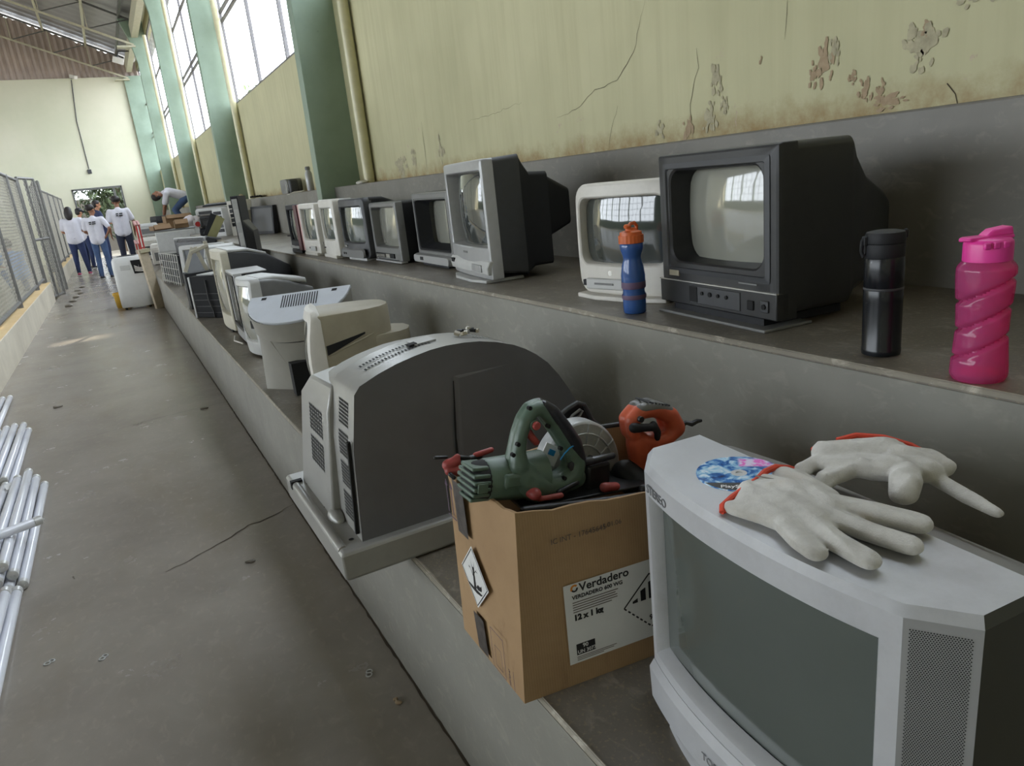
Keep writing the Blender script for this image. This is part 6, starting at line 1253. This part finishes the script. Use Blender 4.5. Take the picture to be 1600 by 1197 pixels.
# ---------------------------------------------------------------- people
SK = [mat('skin_brown', S(140, 96, 72), .55, 0, .05, 6), mat('skin_tan', S(178, 128, 98), .55, 0, .05, 6)]
M_hair = mat('dark_hair', S(38, 30, 28), .6, 0, .2, 30); M_tee = mat('white_cotton', S(214, 212, 220), .85, 0, .06, 7); M_navy = mat('navy_cotton', S(44, 52, 86), .8, 0, .1, 7)
M_jean = mat('blue_denim', S(74, 96, 134), .85, 0, .12, 9); M_jeandk = mat('dark_navy_denim', S(46, 58, 96), .85, 0, .12, 9); M_jeanbk = mat('very_dark_denim', S(40, 44, 62), .85, 0, .1, 9)
M_shoe = mat('dark_shoe', S(40, 42, 50), .5); M_sole = mat('white_sole', S(206, 204, 200), .6); M_pksh = mat('pink_shoe', S(180, 74, 110), .5)
def person(label, loc, rz, H=1.7, J=None, skin=0, shirt=M_tee, pants=M_jean, shoe=M_shoe, hair='short', build=1.0, prt=False, cap_=None, vox=.016, female=False, group=None, head_turn=0):
    k = H / 1.7; r = thing('person', label, 'person', loc, rz, group)
    D = dict(pelvis=(0, 0, .93), chest=(0, .0, 1.27), neck=(0, -.01, 1.43), head=(0, .02, 1.585), hipL=(-.088, 0, .92), hipR=(.088, 0, .92), kneeL=(-.10, .02, .50), kneeR=(.10, .02, .50), ankL=(-.11, -.02, .085), ankR=(.11, -.02, .085),
             shL=(-.185, -.005, 1.385), shR=(.185, -.005, 1.385), elL=(-.235, -.02, 1.11), elR=(.235, -.02, 1.11), wrL=(-.235, .06, .87), wrR=(.235, .06, .87))
    D.update(J or {}); D = {a: Vector(b) * k for a, b in D.items()}; g = k * build
    def axis(a, b): return (D[b] - D[a]).normalized()
    ud = axis('pelvis', 'chest'); sx = (D['shR'] - D['shL']).normalized(); hx = (D['hipR'] - D['hipL']).normalized()
    def torso(m, e, low=0):
        for s in (-1, 1):
            m.cap(D['pelvis'] + hx * s * .065 * g + ud * low, D['chest'] - ud * .10 * k + sx * s * .065 * g, (.098 if not female else .108) * g + e, .095 * g + e); m.cap(D['chest'] - ud * .10 * k + sx * s * .065 * g, D['chest'] + ud * .04 * k + sx * s * .08 * g, .095 * g + e, .09 * g + e)
        m.cap(D['shL'] * .85 + D['chest'] * .15, D['shR'] * .85 + D['chest'] * .15, .055 * g + e, .055 * g + e); m.cap(D['chest'], D['neck'], .09 * g + e, .055 * g + e * .4)
    # body
    m = MB(); torso(m, -.012); m.cap(D['neck'] - ud * .03 * k, D['head'] - ud * .03 * k, .05 * g, .048 * g)
    hd = Matrix.Rotation(head_turn, 3, 'Z'); fw = hd @ Vector((0, 1, 0)); hu = (D['head'] - D['neck']).normalized(); hrt = fw.cross(hu).normalized(); fw = hu.cross(hrt).normalized(); hc = D['head'] + hu * .01 * k
    HM = Matrix((hrt, fw, hu)).transposed(); HP = lambda x, y, z: hc + HM @ (Vector((x, y, z)) * k)
    m.ell(HP(0, -.005, .03), (.074 * k, .092 * k, .085 * k), HM.to_euler()); m.ell(HP(0, .018, -.045), (.055 * k, .068 * k, .07 * k), HM.to_euler()); m.cap(HP(0, .088, .0), HP(0, .10, -.028), .010 * k, .014 * k); m.cap(HP(-.02, .082, -.062), HP(.02, .082, -.062), .009 * k)
    for s in (-1, 1): m.ell(HP(s * .074, -.005, -.01), (.012 * k, .022 * k, .032 * k), HM.to_euler())
    for s, side in ((-1, 'L'), (1, 'R')):
        m.cap(D['sh' + side], D['el' + side], .046 * g, .037 * g); m.cap(D['el' + side], D['wr' + side], .037 * g, .026 * g)
        f = axis('el' + side, 'wr' + side); w = D['wr' + side]; sd = f.cross(Vector((0, 1, 0))); sd = sd.normalized() if sd.length > .1 else Vector((1, 0, 0)); nn = f.cross(sd)
        m.cap(w + f * .02 * k - nn * .015 * k, w + f * .075 * k - nn * .018 * k, .021 * k, .020 * k); m.cap(w + f * .02 * k + nn * .015 * k, w + f * .075 * k + nn * .018 * k, .021 * k, .020 * k)
        for q, (o, l) in enumerate(((-.033, .055), (-.011, .072), (.011, .068), (.032, .05))): b0 = w + f * .08 * k + nn * o * k; b1 = b0 + f * l * .55 * k + sd * .006 * k; m.cap(b0, b1, .0095 * k); m.cap(b1, b1 + f * l * .45 * k + sd * .016 * k, .0092 * k, .008 * k)
        b0 = w + f * .02 * k - nn * .03 * k; m.cap(b0, b0 + f * .045 * k - nn * .028 * k, .012 * k, .0095 * k)
        m.cap(D['hip' + side], D['knee' + side], .078 * g, .053 * g); m.cap(D['knee' + side], D['ank' + side], .053 * g, .036 * g); a = D['ank' + side]; m.cap(a - Vector((0, .03, .03)) * k, a + Vector((0, .12, -.045)) * k, .033 * k, .026 * k)
    m.build('body', SK[skin], r, voxel=vox * .75, relax=4)
    # eyes
    for s in (-1, 1): MB().ell(HP(s * .030, .083, .012), (.012 * k, .006 * k, .007 * k)).build('eye', M_dark, r)
    # clothes
    m = MB(); torso(m, .014, -.04 * k)
    for side in 'LR': m.cap(D['sh' + side], D['sh' + side].lerp(D['el' + side], .72), .062 * g, .062 * g)
    m.build('shirt', shirt, r, voxel=vox, relax=5)
    m = MB()
    for s, side in ((-1, 'L'), (1, 'R')):
        m.cap(D['pelvis'] + hx * s * .06 * g, D['pelvis'] + hx * s * .065 * g + ud * .09 * k, (.108 if not female else .12) * g, .10 * g); m.cap(D['hip' + side], D['knee' + side], .093 * g * (1.08 if female else 1), .066 * g); m.cap(D['knee' + side], D['ank' + side] + Vector((0, 0, .0)), .066 * g, .056 * g * (.8 if female else 1))
    m.build('trousers', pants, r, voxel=vox, relax=4)
    for side in 'LR':
        a = D['ank' + side]; m = MB().cap(a + Vector((0, -.035, -.045)) * k, a + Vector((0, .13, -.052)) * k, .038 * k, .032 * k); [m.v.__setitem__(i, Vector((p.x, p.y, max(p.z, .012)))) for i, p in enumerate(m.v)] if a.z < .2 else None
        sh_ = m.build('shoe', shoe, r, smooth=60); z_ = .0 if a.z < .2 else a.z - .088 * k
        MB().loft([[(a.x + x * k, a.y + y * k, z) for x, y in ((-.038, -.07), (.038, -.07), (.042, .08), (.03, .165), (-.03, .165), (-.042, .08))] for z in (z_, z_ + .02)]).build('sole', M_sole, sh_)
    m = MB(); m.ell(HP(0, -.018, .045), (.082 * k, .094 * k, .085 * k), HM.to_euler())
    if hair == 'long': m.ell(HP(0, -.06, -.06), (.10 * k, .075 * k, .17 * k), HM.to_euler()); m.ell(HP(.05, -.02, -.05), (.04 * k, .06 * k, .11 * k), HM.to_euler()); m.ell(HP(-.05, -.02, -.05), (.04 * k, .06 * k, .11 * k), HM.to_euler())
    elif hair == 'bushy': m.ell(HP(0, -.03, .055), (.098 * k, .105 * k, .088 * k), HM.to_euler())
    else: m.ell(HP(0, -.045, .0), (.074 * k, .06 * k, .08 * k), HM.to_euler())
    m.build('hair', M_hair, r, voxel=.012, relax=2)
    if cap_: c = MB(); c.ell(HP(0, -.005, .06), (.092 * k, .105 * k, .075 * k), HM.to_euler()); c.cap(HP(-.03, .08, .05), HP(.03, .08, .05), .03 * k).cap(HP(0, .08, .05), HP(0, .15, .04), .04 * k, .03 * k); c.build('cap', cap_, r, voxel=.012, relax=2)
    if prt:
        for j, (z, ws) in enumerate(((.055, (.05, .07)), (.015, (.04, .075)))):
            x = -.07
            for w_ in ws:
                c = D['chest'] + ud * z * k; MB().lohi((c.x + x * k, c.y - (.128 * g), c.z - .012 * k), (c.x + (x + w_) * k, c.y - (.110 * g), c.z + .012 * k)).build('shirt_print', M_ink, r, smooth=0); x += w_ + .02
    return r
GP = 'people standing at the far end of the corridor'
person('woman in white T-shirt and dark blue jeans, back turned, beside the fence', (-.76, 20.9, 0), -.15, 1.64, dict(wrL=(-.15, .20, 1.05), wrR=(.12, .22, 1.08), elL=(-.24, .04, 1.12), elR=(.24, .04, 1.13), ankR=(.13, .02, .085)), 1, pants=M_jeandk, shoe=M_pksh, hair='long', build=1.08, female=True, group=GP)
person('youth in white T-shirt and light jeans with a hand on his hip', (-.25, 18.6, 0), -.25, 1.60, dict(elR=(.33, -.08, 1.14), wrR=(.20, -.02, .98), elL=(-.24, .03, 1.12), wrL=(-.14, .18, 1.04)), 0, prt=True, hair='bushy', build=.98, group=GP, head_turn=-.6)
person('man in white T-shirt with print on the back and dark trousers', (.30, 20.2, 0), .05, 1.76, dict(elL=(-.27, .0, 1.12), wrL=(-.26, .06, .88), elR=(.27, .0, 1.12), wrR=(.25, .08, .88)), 0, pants=M_jeanbk, prt=True, hair='bushy', build=1.05, group=GP)
person('man in navy shirt and jeans facing right between the white shirts', (-.16, 23.2, 0), -1.35, 1.78, dict(elR=(.25, .02, 1.12), wrR=(.12, .24, 1.10), elL=(-.25, .02, 1.12), wrL=(-.10, .24, 1.12)), 1, shirt=M_navy, pants=M_jeandk, hair='short', build=1.03, group=GP)
person('person in black cap almost hidden behind the woman', (-.62, 23.4, 0), -.9, 1.62, None, 1, shirt=M_tee, pants=M_jeandk, cap_=M_blackm, group=GP)
person('man in white T-shirt and jeans bending over the scrap on the upper step', (1.62, 19.2, Z2), 1.45, 1.72, dict(pelvis=(0, -.18, .68), hipL=(-.09, -.17, .66), hipR=(.09, -.17, .66), kneeL=(-.13, .14, .40), kneeR=(.13, .14, .40), ankL=(-.12, -.04, .085), ankR=(.12, -.04, .085), chest=(0, .16, .80), neck=(0, .31, .80), head=(0, .45, .76), shL=(-.19, .25, .77), shR=(.19, .25, .77), elL=(-.2, .34, .5), elR=(.2, .34, .5), wrL=(-.12, .40, .28), wrR=(.12, .40, .28)), 0, hair='short', group='people in white shirts')
person('person in pale blue shirt crouching behind the chain-link fence', (-1.80, 17.9, 0), .6, 1.65, dict(pelvis=(0, -.12, .42), hipL=(-.09, -.10, .40), hipR=(.09, -.10, .40), kneeL=(-.16, .24, .45), kneeR=(.16, .24, .45), ankL=(-.13, .06, .085), ankR=(.13, .06, .085), chest=(0, .02, .72), neck=(0, .08, .86), head=(0, .12, 1.01), shL=(-.185, .06, .82), shR=(.185, .06, .82), elL=(-.24, .22, .62), elR=(.24, .22, .62), wrL=(-.10, .38, .58), wrR=(.10, .38, .58)), 1, shirt=mat('pale_blue_cotton', S(120, 158, 206), .85, 0, .08, 7), hair='short')
